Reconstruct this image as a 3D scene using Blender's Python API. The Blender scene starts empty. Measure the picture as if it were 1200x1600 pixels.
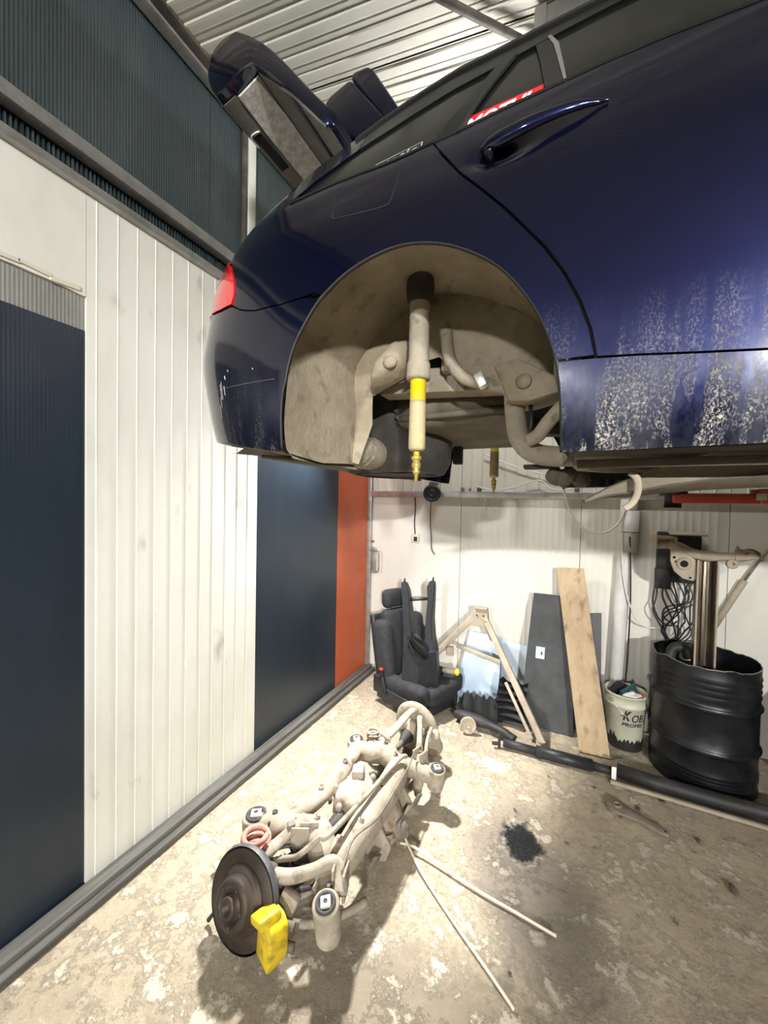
import bpy, bmesh, math, random
from mathutils import Vector, Matrix, Euler, noise
from mathutils.geometry import delaunay_2d_cdt
V = Vector
random.seed(7)
scene = bpy.context.scene
C = scene.collection

# ------------------------------------------------------------------ camera
CAM_YAW, CAM_PITCH, CAM_ROLL, FOCAL_PX = .4425, .0235, .0200, 600.0
def make_camera():
    cd = bpy.data.cameras.new('camera'); co = bpy.data.objects.new('camera', cd); C.objects.link(co)
    cp, sp = math.cos(CAM_PITCH), math.sin(CAM_PITCH)
    f = V((-math.sin(CAM_YAW)*cp, math.cos(CAM_YAW)*cp, -sp))
    r = V((math.cos(CAM_YAW), math.sin(CAM_YAW), 0)); u = r.cross(f)
    c, s = math.cos(CAM_ROLL), math.sin(CAM_ROLL)
    r2 = c*r + s*u; u2 = -s*r + c*u
    m = Matrix((r2, u2, -f)).transposed().to_4x4(); m.translation = (0, 0, 1.6)
    co.matrix_world = m
    cd.sensor_fit = 'VERTICAL'; cd.sensor_height = 36; cd.sensor_width = 27
    cd.lens = FOCAL_PX/1600*36
    cd.clip_start = .02
    scene.camera = co
make_camera()

# ------------------------------------------------------------------ world, light, exposure
w = bpy.data.worlds.new('world'); scene.world = w; w.use_nodes = True
w.node_tree.nodes['Background'].inputs[0].default_value = (.80, .84, .88, 1)
w.node_tree.nodes['Background'].inputs[1].default_value = .01
def area(name, loc, target, sx, sy, power, col=(1, .985, .95), spread=math.pi):
    ld = bpy.data.lights.new(name, 'AREA'); ld.shape = 'RECTANGLE'; ld.size = sx; ld.size_y = sy
    ld.energy = power; ld.color = col; ld.spread = spread
    o = bpy.data.objects.new(name, ld); C.objects.link(o); o.location = loc
    o.rotation_euler = (V(target)-V(loc)).to_track_quat('-Z', 'Y').to_euler()
    return o
FLOODS = [((-.75, -6.6, 3.10), (-.7, 3.0, 1.4), .40, .14, 34, 'flood lamp far behind the viewpoint, nearer the left wall'),
          ((3.30, -6.2, 3.10), (-.4, 2.0, 1.6), .40, .14, 92, 'flood lamp far behind the viewpoint, nearer the right wall'),
          ((2.25, -2.6, 3.50), (-1.7, 1.6, 1.0), .40, .14, 20, 'flood lamp hung from the ceiling right of the viewpoint')]
for lo_, ta_, a_, b__, e_, _l in FLOODS: area('flood_lamp_light', lo_, ta_, a_, b__, e_, spread=math.radians(60))
area('bulkhead_lamp_light', (-1.60, 2.35, 2.36), (-.45, 1.35, 0), .20, .10, 128, spread=math.radians(110))
vs = scene.view_settings
vs.view_transform = 'Standard'; vs.look = 'None'; vs.gamma = 1; vs.use_curve_mapping = False
vs.exposure = -.1

# ------------------------------------------------------------------ materials
def N(nt, t, **kw):
    n = nt.nodes.new(t)
    for k, v in kw.items(): setattr(n, k, v)
    return n
def base_mat(name):
    m = bpy.data.materials.new(name); m.use_nodes = True
    return m, m.node_tree, m.node_tree.nodes['Principled BSDF']
def c4(c): return (c[0], c[1], c[2], 1)
def M(name, col, rough=.5, metal=0., col2=None, scale=6., lo=.4, hi=.6, bump=0., bscale=80., stretch=(1, 1, 1),
      coat=0., col3=None, scale3=40., lo3=.55, hi3=.7, spec=.5, rough2=None, bdist=.004):
    m, nt, b = base_mat(name)
    b.inputs['Roughness'].default_value = rough; b.inputs['Metallic'].default_value = metal
    b.inputs['Coat Weight'].default_value = coat; b.inputs['Coat Roughness'].default_value = .03
    b.inputs['Specular IOR Level'].default_value = spec
    b.inputs['Base Color'].default_value = c4(col)
    tc = N(nt, 'ShaderNodeTexCoord'); mp = N(nt, 'ShaderNodeMapping'); mp.inputs['Scale'].default_value = stretch
    nt.links.new(tc.outputs['Object'], mp.inputs['Vector'])
    out = None
    if col2 is not None:
        n = N(nt, 'ShaderNodeTexNoise'); n.inputs['Scale'].default_value = scale; n.inputs['Detail'].default_value = 7
        n.inputs['Roughness'].default_value = .65
        nt.links.new(mp.outputs[0], n.inputs['Vector'])
        r = N(nt, 'ShaderNodeMapRange'); r.inputs['From Min'].default_value = lo; r.inputs['From Max'].default_value = hi
        nt.links.new(n.outputs['Fac'], r.inputs['Value'])
        mx = N(nt, 'ShaderNodeMix', data_type='RGBA'); nt.links.new(r.outputs[0], mx.inputs['Factor'])
        mx.inputs['A'].default_value = c4(col); mx.inputs['B'].default_value = c4(col2); out = mx.outputs['Result']
        if rough2 is not None:
            rr = N(nt, 'ShaderNodeMapRange'); rr.inputs['To Min'].default_value = rough; rr.inputs['To Max'].default_value = rough2
            nt.links.new(r.outputs[0], rr.inputs['Value']); nt.links.new(rr.outputs[0], b.inputs['Roughness'])
        if col3 is not None:
            n3 = N(nt, 'ShaderNodeTexNoise'); n3.inputs['Scale'].default_value = scale3; n3.inputs['Detail'].default_value = 6
            nt.links.new(mp.outputs[0], n3.inputs['Vector'])
            r3 = N(nt, 'ShaderNodeMapRange'); r3.inputs['From Min'].default_value = lo3; r3.inputs['From Max'].default_value = hi3
            nt.links.new(n3.outputs['Fac'], r3.inputs['Value'])
            m3 = N(nt, 'ShaderNodeMix', data_type='RGBA'); nt.links.new(r3.outputs[0], m3.inputs['Factor'])
            nt.links.new(out, m3.inputs['A']); m3.inputs['B'].default_value = c4(col3); out = m3.outputs['Result']
        nt.links.new(out, b.inputs['Base Color'])
    if bump:
        nb = N(nt, 'ShaderNodeTexNoise'); nb.inputs['Scale'].default_value = bscale; nb.inputs['Detail'].default_value = 5
        nt.links.new(mp.outputs[0], nb.inputs['Vector'])
        bp = N(nt, 'ShaderNodeBump'); bp.inputs['Strength'].default_value = bump; bp.inputs['Distance'].default_value = bdist
        nt.links.new(nb.outputs['Fac'], bp.inputs['Height']); nt.links.new(bp.outputs[0], b.inputs['Normal'])
    return m
def ribbed(name, col, col2, rough, axis, scale, dirt=None, strength=.4, dist=.003, spec=.5):
    """flat sheet with fine corrugation too small to build: colour + fine relief"""
    m, nt, b = base_mat(name)
    b.inputs['Roughness'].default_value = rough; b.inputs['Specular IOR Level'].default_value = spec
    tc = N(nt, 'ShaderNodeTexCoord')
    wv = N(nt, 'ShaderNodeTexWave', wave_type='BANDS', bands_direction=axis); wv.inputs['Scale'].default_value = scale
    nt.links.new(tc.outputs['Object'], wv.inputs['Vector'])
    n = N(nt, 'ShaderNodeTexNoise'); n.inputs['Scale'].default_value = 3.; n.inputs['Detail'].default_value = 8; n.inputs['Roughness'].default_value = .7
    mp = N(nt, 'ShaderNodeMapping'); mp.inputs['Scale'].default_value = (1, 1, .35)
    nt.links.new(tc.outputs['Object'], mp.inputs[0]); nt.links.new(mp.outputs[0], n.inputs['Vector'])
    r = N(nt, 'ShaderNodeMapRange'); r.inputs['From Min'].default_value = .45; r.inputs['From Max'].default_value = .75
    nt.links.new(n.outputs['Fac'], r.inputs['Value'])
    mx = N(nt, 'ShaderNodeMix', data_type='RGBA'); mx.inputs['A'].default_value = c4(col); mx.inputs['B'].default_value = c4(col2)
    nt.links.new(r.outputs[0], mx.inputs['Factor']); nt.links.new(mx.outputs['Result'], b.inputs['Base Color'])
    bp = N(nt, 'ShaderNodeBump'); bp.inputs['Strength'].default_value = strength; bp.inputs['Distance'].default_value = dist
    nt.links.new(wv.outputs['Fac'], bp.inputs['Height']); nt.links.new(bp.outputs[0], b.inputs['Normal'])
    return m

def floor_material():
    m, nt, b = base_mat('concrete_floor')
    tc = N(nt, 'ShaderNodeTexCoord'); L = nt.links.new
    def noise_(scale, det=8, rgh=.65, off=(0, 0, 0)):
        mp = N(nt, 'ShaderNodeMapping'); mp.inputs['Location'].default_value = off
        L(tc.outputs['Object'], mp.inputs[0])
        n = N(nt, 'ShaderNodeTexNoise'); n.inputs['Scale'].default_value = scale; n.inputs['Detail'].default_value = det
        n.inputs['Roughness'].default_value = rgh; L(mp.outputs[0], n.inputs['Vector']); return n.outputs['Fac']
    def rng(v, a, b_, c=0., d=1.):
        r = N(nt, 'ShaderNodeMapRange'); r.inputs['From Min'].default_value = a; r.inputs['From Max'].default_value = b_
        r.inputs['To Min'].default_value = c; r.inputs['To Max'].default_value = d; L(v, r.inputs['Value']); return r.outputs[0]
    def mix(fac, A, B):
        x = N(nt, 'ShaderNodeMix', data_type='RGBA'); L(fac, x.inputs['Factor'])
        if isinstance(A, tuple): x.inputs['A'].default_value = c4(A)
        else: L(A, x.inputs['A'])
        if isinstance(B, tuple): x.inputs['B'].default_value = c4(B)
        else: L(B, x.inputs['B'])
        return x.outputs['Result']
    def math_(op, a, b_):
        x = N(nt, 'ShaderNodeMath', operation=op)
        for i, v in enumerate((a, b_)):
            if isinstance(v, (int, float)): x.inputs[i].default_value = v
            else: L(v, x.inputs[i])
        return x.outputs[0]
    big = noise_(2.2, 9, .7); mid = noise_(8.5, 11, .75, (3, 1, 0)); fine = noise_(60., 8, .75); crack = noise_(14, 10, .75, (7, 2, 0))
    base = mix(rng(big, .35, .62), (.52, .44, .32), (.37, .305, .215))
    base = mix(rng(mid, .50, .585), base, (.57, .50, .385))
    base = mix(rng(crack, .57, .67, 0, .7), base, (.22, .175, .125))
    base = mix(rng(fine, .54, .70, 0, .5), base, (.66, .60, .49))
    base = mix(rng(noise_(33., 8, .8, (9, 4, 0)), .54, .68, 0, .6), base, (.19, .155, .115))
    # shaped stains: wet oil by the axle, dark worn ground nearest the door side
    def spot(cx, cy, rx, ry, edge, amp, rot=0.):
        mp = N(nt, 'ShaderNodeMapping', vector_type='TEXTURE'); mp.inputs['Location'].default_value = (cx, cy, 0)
        mp.inputs['Rotation'].default_value = (0, 0, rot); mp.inputs['Scale'].default_value = (rx, ry, 1); L(tc.outputs['Object'], mp.inputs[0])
        ln = N(nt, 'ShaderNodeVectorMath', operation='LENGTH'); L(mp.outputs[0], ln.inputs[0])
        d = math_('ADD', ln.outputs['Value'], rng(mid, .3, .7, -amp, amp))
        return rng(d, 1.0, 1.0-edge)
    wet = spot(-.10, 1.72, .30, .52, .55, .5, .5)
    core = spot(-.145, 1.91, .10, .15, .35, .45, .2)
    worn = spot(-.35, .95, .75, .42, .5, .7)
    worn2 = spot(.75, 1.25, .45, .35, .6, .7)
    pale = spot(-.36, 2.42, .10, .07, .6, .3)
    base = mix(math_('MULTIPLY', worn, .75), base, (.20, .165, .12))
    base = mix(math_('MULTIPLY', worn2, .6), base, (.22, .18, .13))
    base = mix(math_('MULTIPLY', wet, .75), base, (.17, .145, .125))
    base = mix(math_('MULTIPLY', pale, .8), base, (.72, .68, .60))
    base = mix(core, base, (.018, .018, .020))
    L(base, b.inputs['Base Color'])
    rg = math_('SUBTRACT', .82, math_('MULTIPLY', wet, .18)); rg = math_('SUBTRACT', rg, math_('MULTIPLY', core, .35))
    L(rg, b.inputs['Roughness'])
    hgt = math_('ADD', math_('MULTIPLY', mid, .6), math_('MULTIPLY', fine, .35)); hgt = math_('ADD', hgt, math_('MULTIPLY', crack, .5)); hgt = math_('ADD', hgt, math_('MULTIPLY', rng(mid, .50, .57), .30)); hgt = math_('ADD', hgt, math_('MULTIPLY', noise_(150., 4, .7), .22))
    vo = N(nt, 'ShaderNodeTexVoronoi'); vo.inputs['Scale'].default_value = 130; L(tc.outputs['Object'], vo.inputs['Vector'])
    hgt = math_('ADD', hgt, math_('MULTIPLY', math_('MULTIPLY', vo.outputs['Distance'], core), 1.2))
    bp = N(nt, 'ShaderNodeBump'); bp.inputs['Strength'].default_value = .85; bp.inputs['Distance'].default_value = .012
    L(hgt, bp.inputs['Height']); L(bp.outputs[0], b.inputs['Normal'])
    return m

def paint_material(name, dirt_lo, dirt_hi, amount):
    """navy car paint; road dirt splashed up the sill in vertical runs (by height on the car)"""
    m, nt, b = base_mat(name); L = nt.links.new
    tc = N(nt, 'ShaderNodeTexCoord')
    b.inputs['Coat Weight'].default_value = 1; b.inputs['Coat Roughness'].default_value = .03
    b.inputs['Specular IOR Level'].default_value = .1
    def noise_(sc, st, det=8, rg=.7):
        mp = N(nt, 'ShaderNodeMapping'); mp.inputs['Scale'].default_value = st; L(tc.outputs['Object'], mp.inputs[0])
        n = N(nt, 'ShaderNodeTexNoise'); n.inputs['Scale'].default_value = sc; n.inputs['Detail'].default_value = det; n.inputs['Roughness'].default_value = rg
        L(mp.outputs[0], n.inputs['Vector']); return n.outputs['Fac']
    def rng(v, a, b_, c=0., d=1.):
        r = N(nt, 'ShaderNodeMapRange'); r.inputs['From Min'].default_value = a; r.inputs['From Max'].default_value = b_
        r.inputs['To Min'].default_value = c; r.inputs['To Max'].default_value = d; L(v, r.inputs['Value']); return r.outputs[0]
    def mul(a, c):
        x = N(nt, 'ShaderNodeMath', operation='MULTIPLY')
        for i, v in enumerate((a, c)):
            if isinstance(v, (int, float)): x.inputs[i].default_value = v
            else: L(v, x.inputs[i])
        return x.outputs[0]
    sx = N(nt, 'ShaderNodeSeparateXYZ'); L(tc.outputs['Object'], sx.inputs[0])
    low = rng(sx.outputs['Z'], dirt_hi, dirt_lo)
    run = rng(noise_(34, (1, 1, .07), 3, .5), .44, .66); speck = rng(noise_(260, (1, 1, .6), 5, .8), .49, .62)
    film = rng(noise_(6, (1, 1, .4)), .35, .75)
    dirt = mul(mul(mul(run, speck), low), amount)
    f2 = mul(mul(film, low), .55*amount)
    mx = N(nt, 'ShaderNodeMix', data_type='RGBA'); mx.inputs['A'].default_value = (.0027, .0041, .0225, 1); mx.inputs['B'].default_value = (.20, .21, .25, 1)
    L(f2, mx.inputs['Factor'])
    m2 = N(nt, 'ShaderNodeMix', data_type='RGBA'); L(mx.outputs['Result'], m2.inputs['A']); m2.inputs['B'].default_value = (.62, .58, .48, 1)
    L(dirt, m2.inputs['Factor']); L(m2.outputs['Result'], b.inputs['Base Color'])
    L(rng(dirt, 0, .5, .36, .9), b.inputs['Roughness']); L(rng(dirt, 0, .4, 1., 0.), b.inputs['Coat Weight'])
    L(rng(f2, 0, .35, .075, .25), b.inputs['Coat Roughness'])
    L(rng(dirt, 0, .3, .75, 0.), b.inputs['Metallic'])
    bp = N(nt, 'ShaderNodeBump'); bp.inputs['Strength'].default_value = .4; bp.inputs['Distance'].default_value = .002
    L(dirt, bp.inputs['Height']); L(bp.outputs[0], b.inputs['Normal'])
    return m

MT = {}
def setup_materials():
    MT['floor'] = floor_material()
    MT['white_panel'] = M('white_wall_panel', (.74, .74, .68), .38, col2=(.64, .63, .56), scale=2.2, lo=.45, hi=.7, col3=(.36, .33, .28), scale3=7, lo3=.64, hi3=.80, stretch=(1, 1, .5), spec=.4)
    MT['back_panel'] = M('back_wall_panel', (.72, .70, .64), .42, col2=(.66, .63, .56), scale=2.0, lo=.42, hi=.7, col3=(.40, .36, .30), scale3=6, lo3=.72, hi3=.84, stretch=(1, 1, .6), spec=.35)
    MT['navy'] = ribbed('navy_sheet', (.013, .022, .034), (.022, .032, .045), .34, 'Y', 26, strength=.12, dist=.002)
    MT['poly'] = ribbed('grey_polycarbonate', (.040, .056, .062), (.060, .078, .082), .36, 'Y', 26, strength=.5, dist=.004)
    MT['poly_dirty'] = ribbed('dusty_polycarbonate', (.26, .26, .24), (.16, .16, .15), .6, 'Y', 26, strength=.4, dist=.003)
    MT['orange'] = M('orange_sheet', (.52, .105, .035), .42, col2=(.42, .085, .03), scale=3, lo=.4, hi=.7)
    MT['alu'] = M('aluminium_rail', (.42, .42, .40), .42, .6, col2=(.30, .30, .29), scale=14, lo=.4, hi=.65)
    MT['steel_rail'] = M('galvanised_rail', (.62, .62, .60), .35, .7, col2=(.42, .41, .39), scale=9, lo=.45, hi=.65)
    MT['dark_trim'] = M('dark_trim', (.055, .050, .042), .6, col2=(.13, .11, .09), scale=9, lo=.45, hi=.65)
    MT['timber'] = M('old_timber', (.055, .054, .048), .75, col2=(.135, .13, .115), scale=7, lo=.35, hi=.65, bump=.6, bscale=30, stretch=(6, .35, 6))
    MT['ceiling'] = M('ceiling_sheet', (.70, .69, .62), .75, col2=(.60, .58, .50), scale=2, lo=.4, hi=.7)
    MT['wall_dull'] = M('plain_wall', (.10, .10, .10), .6, col2=(.14, .14, .13), scale=2)
    MT['paint'] = paint_material('navy_paint', 1.74, 2.02, .26)
    MT['paint_sill'] = paint_material('navy_paint_splashed', 1.72, 1.93, 1.05)
    MT['paint_clean'] = paint_material('navy_paint_clean', 1.0, 1.1, 0.)
    MT['wall_dark'] = M('dark_front_wall', (.045, .048, .05), .5, col2=(.06, .06, .06), scale=3)  # unseen plain wall, made dark so the car paint reflects dark
    MT['black_gloss'] = M('black_gloss_trim', (.005, .006, .006), .28, spec=.3)
    MT['black_rubber'] = M('black_rubber', (.010, .010, .010), .6)
    MT['glass'] = M('tinted_glass', (.006, .007, .006), .16, spec=.45, col2=(.016, .016, .014), scale=5, lo=.5, hi=.8)
    MT['red_lens'] = M('red_lens', (.58, .010, .012), .10, coat=1)
    MT['red_lens_dark'] = M('red_lens_dark', (.30, .005, .006), .10, coat=1)
    MT['dust'] = M('dusty_liner', (.26, .22, .155), .9, col2=(.36, .31, .23), scale=7, lo=.4, hi=.65, col3=(.16, .13, .09), scale3=16, lo3=.56, hi3=.75, bump=.7, bscale=55)
    MT['dust_metal'] = M('dusty_metal', (.27, .235, .18), .8, col2=(.35, .31, .24), scale=12, lo=.4, hi=.65, col3=(.12, .10, .075), scale3=24, lo3=.56, hi3=.72, bump=.5, bscale=70)
    MT['under'] = M('underbody', (.10, .085, .065), .85, col2=(.16, .135, .10), scale=6, lo=.4, hi=.65, bump=.4, bscale=30)
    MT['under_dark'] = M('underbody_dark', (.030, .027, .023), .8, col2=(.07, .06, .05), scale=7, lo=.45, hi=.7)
    MT['yellow'] = M('yellow_shock', (.90, .70, .010), .4, col2=(.80, .62, .10), scale=20, lo=.45, hi=.65)
    MT['yellow_dusty'] = M('yellow_shock_dusty', (.44, .37, .22), .75, col2=(.80, .62, .06), scale=26, lo=.60, hi=.66)
    MT['yellow_caliper'] = M('yellow_caliper', (.62, .44, .012), .45, col2=(.22, .16, .03), scale=22, lo=.46, hi=.66, bump=.3, bscale=60)
    MT['brass'] = M('greasy_brass', (.34, .26, .09), .5, .4, col2=(.55, .42, .05), scale=25)
    MT['axle'] = M('dusty_axle', (.275, .235, .18), .8, col2=(.36, .315, .245), scale=10, lo=.4, hi=.65, col3=(.12, .095, .07), scale3=18, lo3=.57, hi3=.74, bump=.5, bscale=60)
    MT['axle_dark'] = M('greasy_axle', (.20, .17, .135), .7, col2=(.10, .085, .07), scale=14, lo=.4, hi=.62, bump=.5, bscale=60)
    MT['rusty'] = M('rusty_housing', (.34, .25, .185), .8, col2=(.45, .40, .33), scale=14, lo=.42, hi=.62, col3=(.16, .10, .065), scale3=22, bump=.6, bscale=50)
    MT['rotor'] = M('rusty_rotor', (.030, .022, .017), .55, .3, col2=(.055, .036, .025), scale=9, lo=.4, hi=.65)
    MT['rotor_edge'] = M('rotor_edge', (.075, .08, .085), .6, .4, col2=(.13, .13, .135), scale=20)
    MT['spring_red'] = M('red_spring', (.52, .17, .13), .6, col2=(.42, .33, .26), scale=16, lo=.48, hi=.66)
    MT['spring_pale'] = M('pale_spring', (.46, .40, .33), .75, col2=(.38, .25, .21), scale=16)
    MT['bush_metal'] = M('bushing_metal', (.75, .74, .70), .35, .5)
    MT['bush_rubber'] = M('bushing_rubber', (.035, .033, .030), .7)
    MT['black_fabric'] = M('black_seat_fabric', (.016, .017, .020), .85, col2=(.024, .026, .030), scale=30, bump=.3, bscale=300, bdist=.002)
    MT['black_plastic'] = M('black_plastic', (.014, .016, .019), .45, col2=(.022, .024, .028), scale=20, bump=.15, bscale=200, bdist=.002)
    MT['rough_plastic'] = M('dusty_black_plastic', (.020, .020, .021), .6, col2=(.06, .057, .052), scale=9, lo=.5, hi=.75, bump=.3, bscale=40)
    MT['red_button'] = M('red_button', (.65, .05, .03), .4)
    MT['sheet_blue'] = M('pale_metal_sheet', (.33, .43, .56), .32, .15, col2=(.42, .51, .62), scale=4, lo=.4, hi=.65)
    MT['sheet_white'] = M('clear_sheet', (.46, .54, .62), .3, col2=(.40, .48, .56), scale=3)
    MT['felt'] = M('grey_felt', (.052, .054, .056), .95, col2=(.075, .077, .078), scale=9, lo=.4, hi=.7, bump=.3, bscale=200)
    MT['wood'] = M('dirty_wood', (.50, .375, .235), .75, col2=(.40, .29, .17), scale=5, lo=.4, hi=.65, col3=(.20, .145, .09), scale3=7, lo3=.56, hi3=.72, stretch=(3, 3, 1), bump=.3, bscale=40)
    MT['drum'] = M('black_drum_paint', (.005, .006, .009), .30, col2=(.012, .013, .017), scale=7, lo=.45, hi=.7, rough2=.5)
    MT['rim'] = M('worn_rim', (.30, .29, .27), .45, .6, col2=(.05, .05, .05), scale=30, lo=.45, hi=.6)
    MT['bucket'] = M('cream_bucket', (.62, .62, .50), .45, col2=(.52, .52, .41), scale=6, lo=.4, hi=.7)
    MT['tar'] = M('tar_splash', (.022, .020, .016), .5)
    MT['ink'] = M('black_ink', (.015, .015, .018), .5)
    MT['red_ink'] = M('red_ink', (.45, .03, .06), .5)
    MT['white_ink'] = M('white_ink', (.85, .85, .84), .5)
    MT['grey_ink'] = M('grey_ink', (.42, .43, .44), .5)
    MT['sticker_red'] = M('sticker_red', (.62, .012, .016), .4)
    MT['pvc'] = M('white_pvc', (.70, .70, .68), .35, col2=(.60, .60, .57), scale=6)
    MT['white_cable'] = M('white_cable', (.75, .75, .71), .5)
    MT['black_cable'] = M('black_cable', (.015, .015, .016), .5)
    MT['ivory'] = M('ivory_plastic', (.62, .58, .48), .5)
    MT['lift_red'] = M('red_lift_paint', (.60, .095, .055), .45, col2=(.48, .07, .04), scale=9)
    MT['panel_tan'] = M('dusty_shield', (.42, .365, .28), .85, col2=(.33, .285, .215), scale=7, lo=.4, hi=.65, bump=.3, bscale=40)
    MT['polished'] = M('worn_steel', (.24, .20, .15), .34, .8, col2=(.08, .06, .045), scale=5, lo=.4, hi=.62, stretch=(8, 8, .6))
    MT['tan_metal'] = M('sandy_metal', (.42, .36, .28), .75, col2=(.34, .285, .21), scale=10, bump=.35, bscale=60)
    MT['lever'] = M('lever_metal', (.27, .235, .18), .6, .2, col2=(.20, .17, .13), scale=15)
    MT['rod_white'] = M('pale_rod', (.66, .60, .47), .6)
    MT['grey_steel'] = M('grey_steel', (.15, .145, .135), .5, .3, col2=(.20, .19, .17), scale=5)
    MT['trim_grey'] = M('tailgate_trim', (.11, .105, .095), .45, col2=(.15, .145, .13), scale=6)
    MT['lit_fuzz'] = M('painted_lit_lining', (.50, .49, .45), .7, col2=(.80, .78, .73), scale=40, lo=.38, hi=.66, bump=.5, bscale=90)  # light on the tailgate trim is put into this pale colour
    MT['teal'] = M('teal_plastic', (.02, .07, .07), .5)
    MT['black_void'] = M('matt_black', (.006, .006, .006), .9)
    m, nt, b = base_mat('lamp_glow'); b.inputs['Emission Color'].default_value = (1, .98, .94, 1); b.inputs['Emission Strength'].default_value = 215; MT['glow'] = m
    MT['leaf'] = M('dark_debris', (.06, .05, .035), .8, col2=(.14, .11, .08), scale=30)
setup_materials()

# ------------------------------------------------------------------ helpers
def link(o, parent=None):
    C.objects.link(o)
    if parent is not None:
        o.parent = parent
        o.matrix_parent_inverse = Matrix.Translation(parent.location).inverted() if parent.type == 'EMPTY' else Matrix()
    return o
def obj(name, bm, mat, parent=None, smooth=True, label=None, cat=None, group=None, kind=None, angle=40):
    me = bpy.data.meshes.new(name)
    if smooth:
        a = math.radians(angle)
        for f in bm.faces: f.smooth = True
        for e in bm.edges:
            if len(e.link_faces) == 2 and e.calc_face_angle(0) > a: e.smooth = False
    bm.to_mesh(me); bm.free()
    for mm in (mat if isinstance(mat, (list, tuple)) else [mat]): me.materials.append(MT[mm])
    o = bpy.data.objects.new(name, me); link(o, parent)
    tag(o, label, cat, group, kind)
    return o
def tag(o, label=None, cat=None, group=None, kind=None):
    if label: o['label'] = label
    if cat: o['category'] = cat
    if group: o['group'] = group
    if kind: o['kind'] = kind
    return o
def thing(name, loc, label, cat, group=None):
    o = bpy.data.objects.new(name, None); o.location = loc; C.objects.link(o); o.empty_display_size = .05
    return tag(o, label, cat, group)
def B(): return bmesh.new()
def frame(d):
    d = V(d).normalized(); a = V((0, 0, 1)) if abs(d.z) < .9 else V((1, 0, 0))
    x = a.cross(d).normalized(); return x, d.cross(x).normalized(), d
def box(bm, c, size, rot=None, bevel=0., seg=2):
    r = bmesh.ops.create_cube(bm, size=1.0)
    vs_ = r['verts']
    m = Matrix.Translation(V(c)) @ (rot.to_4x4() if rot is not None else Matrix()) @ Matrix.Diagonal((*size, 1))
    bmesh.ops.transform(bm, matrix=m, verts=vs_)
    if bevel:
        es = list({e for v in vs_ for e in v.link_edges})
        bmesh.ops.bevel(bm, geom=es, offset=bevel, segments=seg, affect='EDGES', profile=.5)
    return bm
def rz(a): return Matrix.Rotation(a, 3, 'Z')
def tube(bm, pts, r, n=10, cap=True, flat=None):
    """round tube through pts; r scalar or list; flat=(kx,ky) squashes the section"""
    pts = [V(p) for p in pts]; k = len(pts)
    rs = r if isinstance(r, (list, tuple)) else [r]*k
    rings = []; px = None
    for i, p in enumerate(pts):
        d = (pts[min(i+1, k-1)]-pts[max(i-1, 0)]).normalized()
        if px is None: px, py, _ = frame(d)
        else:
            px = (px - d*px.dot(d)).normalized(); py = d.cross(px).normalized()
        fx, fy = flat or (1, 1)
        rings.append([bm.verts.new(p + rs[i]*(px*fx*math.cos(2*math.pi*j/n) + py*fy*math.sin(2*math.pi*j/n))) for j in range(n)])
    for a, b_ in zip(rings, rings[1:]):
        for j in range(n): bm.faces.new((a[j], a[(j+1) % n], b_[(j+1) % n], b_[j]))
    if cap: bm.faces.new(rings[0][::-1]); bm.faces.new(rings[-1])
    return bm
def smooth_path(pts, n=6):
    pts = [V(p) for p in pts]; out = []
    for i in range(len(pts)-1):
        p0, p1, p2, p3 = pts[max(i-1, 0)], pts[i], pts[i+1], pts[min(i+2, len(pts)-1)]
        for k in range(n):
            t = k/n
            out.append(.5*((2*p1)+(p2-p0)*t+(2*p0-5*p1+4*p2-p3)*t*t+(3*p1-p0-3*p2+p3)*t**3))
    out.append(pts[-1]); return out
def lathe(bm, prof, c, axis=(0, 0, 1), n=32, jit=None):
    """prof: (radius, distance along axis) pairs; radius 0 closes"""
    x, y, d = frame(axis); c = V(c); rings = []
    for (r, h) in prof:
        if r < 1e-6: rings.append([bm.verts.new(c+d*h)]); continue
        rings.append([bm.verts.new(c+d*h+r*(x*math.cos(2*math.pi*j/n)+y*math.sin(2*math.pi*j/n)) + (V((0, 0, jit(j/n, h))) if jit else V())) for j in range(n)])
    for a, b_ in zip(rings, rings[1:]):
        if len(a) == 1 and len(b_) == 1: continue
        for j in range(n):
            q = (j+1) % n
            if len(a) == 1: bm.faces.new((a[0], b_[j], b_[q]))
            elif len(b_) == 1: bm.faces.new((a[j], a[q], b_[0]))
            else: bm.faces.new((a[j], a[q], b_[q], b_[j]))
    return bm
def prism(bm, poly, o, u, v, w, bevel=0., scale_end=1.):
    """polygon in plane (o,u,v) pushed along vector w"""
    o, u, v, w = V(o), V(u), V(v), V(w)
    a = [bm.verts.new(o+u*x+v*y) for x, y in poly]
    cx = sum(p[0] for p in poly)/len(poly); cy = sum(p[1] for p in poly)/len(poly)
    b_ = [bm.verts.new(o+u*(cx+(x-cx)*scale_end)+v*(cy+(y-cy)*scale_end)+w) for x, y in poly]
    k = len(poly)
    fs = [bm.faces.new(a), bm.faces.new(b_[::-1])]
    for i in range(k): fs.append(bm.faces.new((a[i], b_[i], b_[(i+1) % k], a[(i+1) % k])))
    bmesh.ops.recalc_face_normals(bm, faces=fs)
    if bevel:
        es = list({e for f in fs for e in f.edges})
        bmesh.ops.bevel(bm, geom=es, offset=bevel, segments=2, affect='EDGES', profile=.5)
    return bm
def jitter(bm, amp, sc, seed=0., verts=None):
    for v_ in (verts or bm.verts):
        q = v_.co*sc + V((seed, seed*1.7, seed*.3)); v_.co += amp*noise.noise_vector(q)
    return bm
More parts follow.
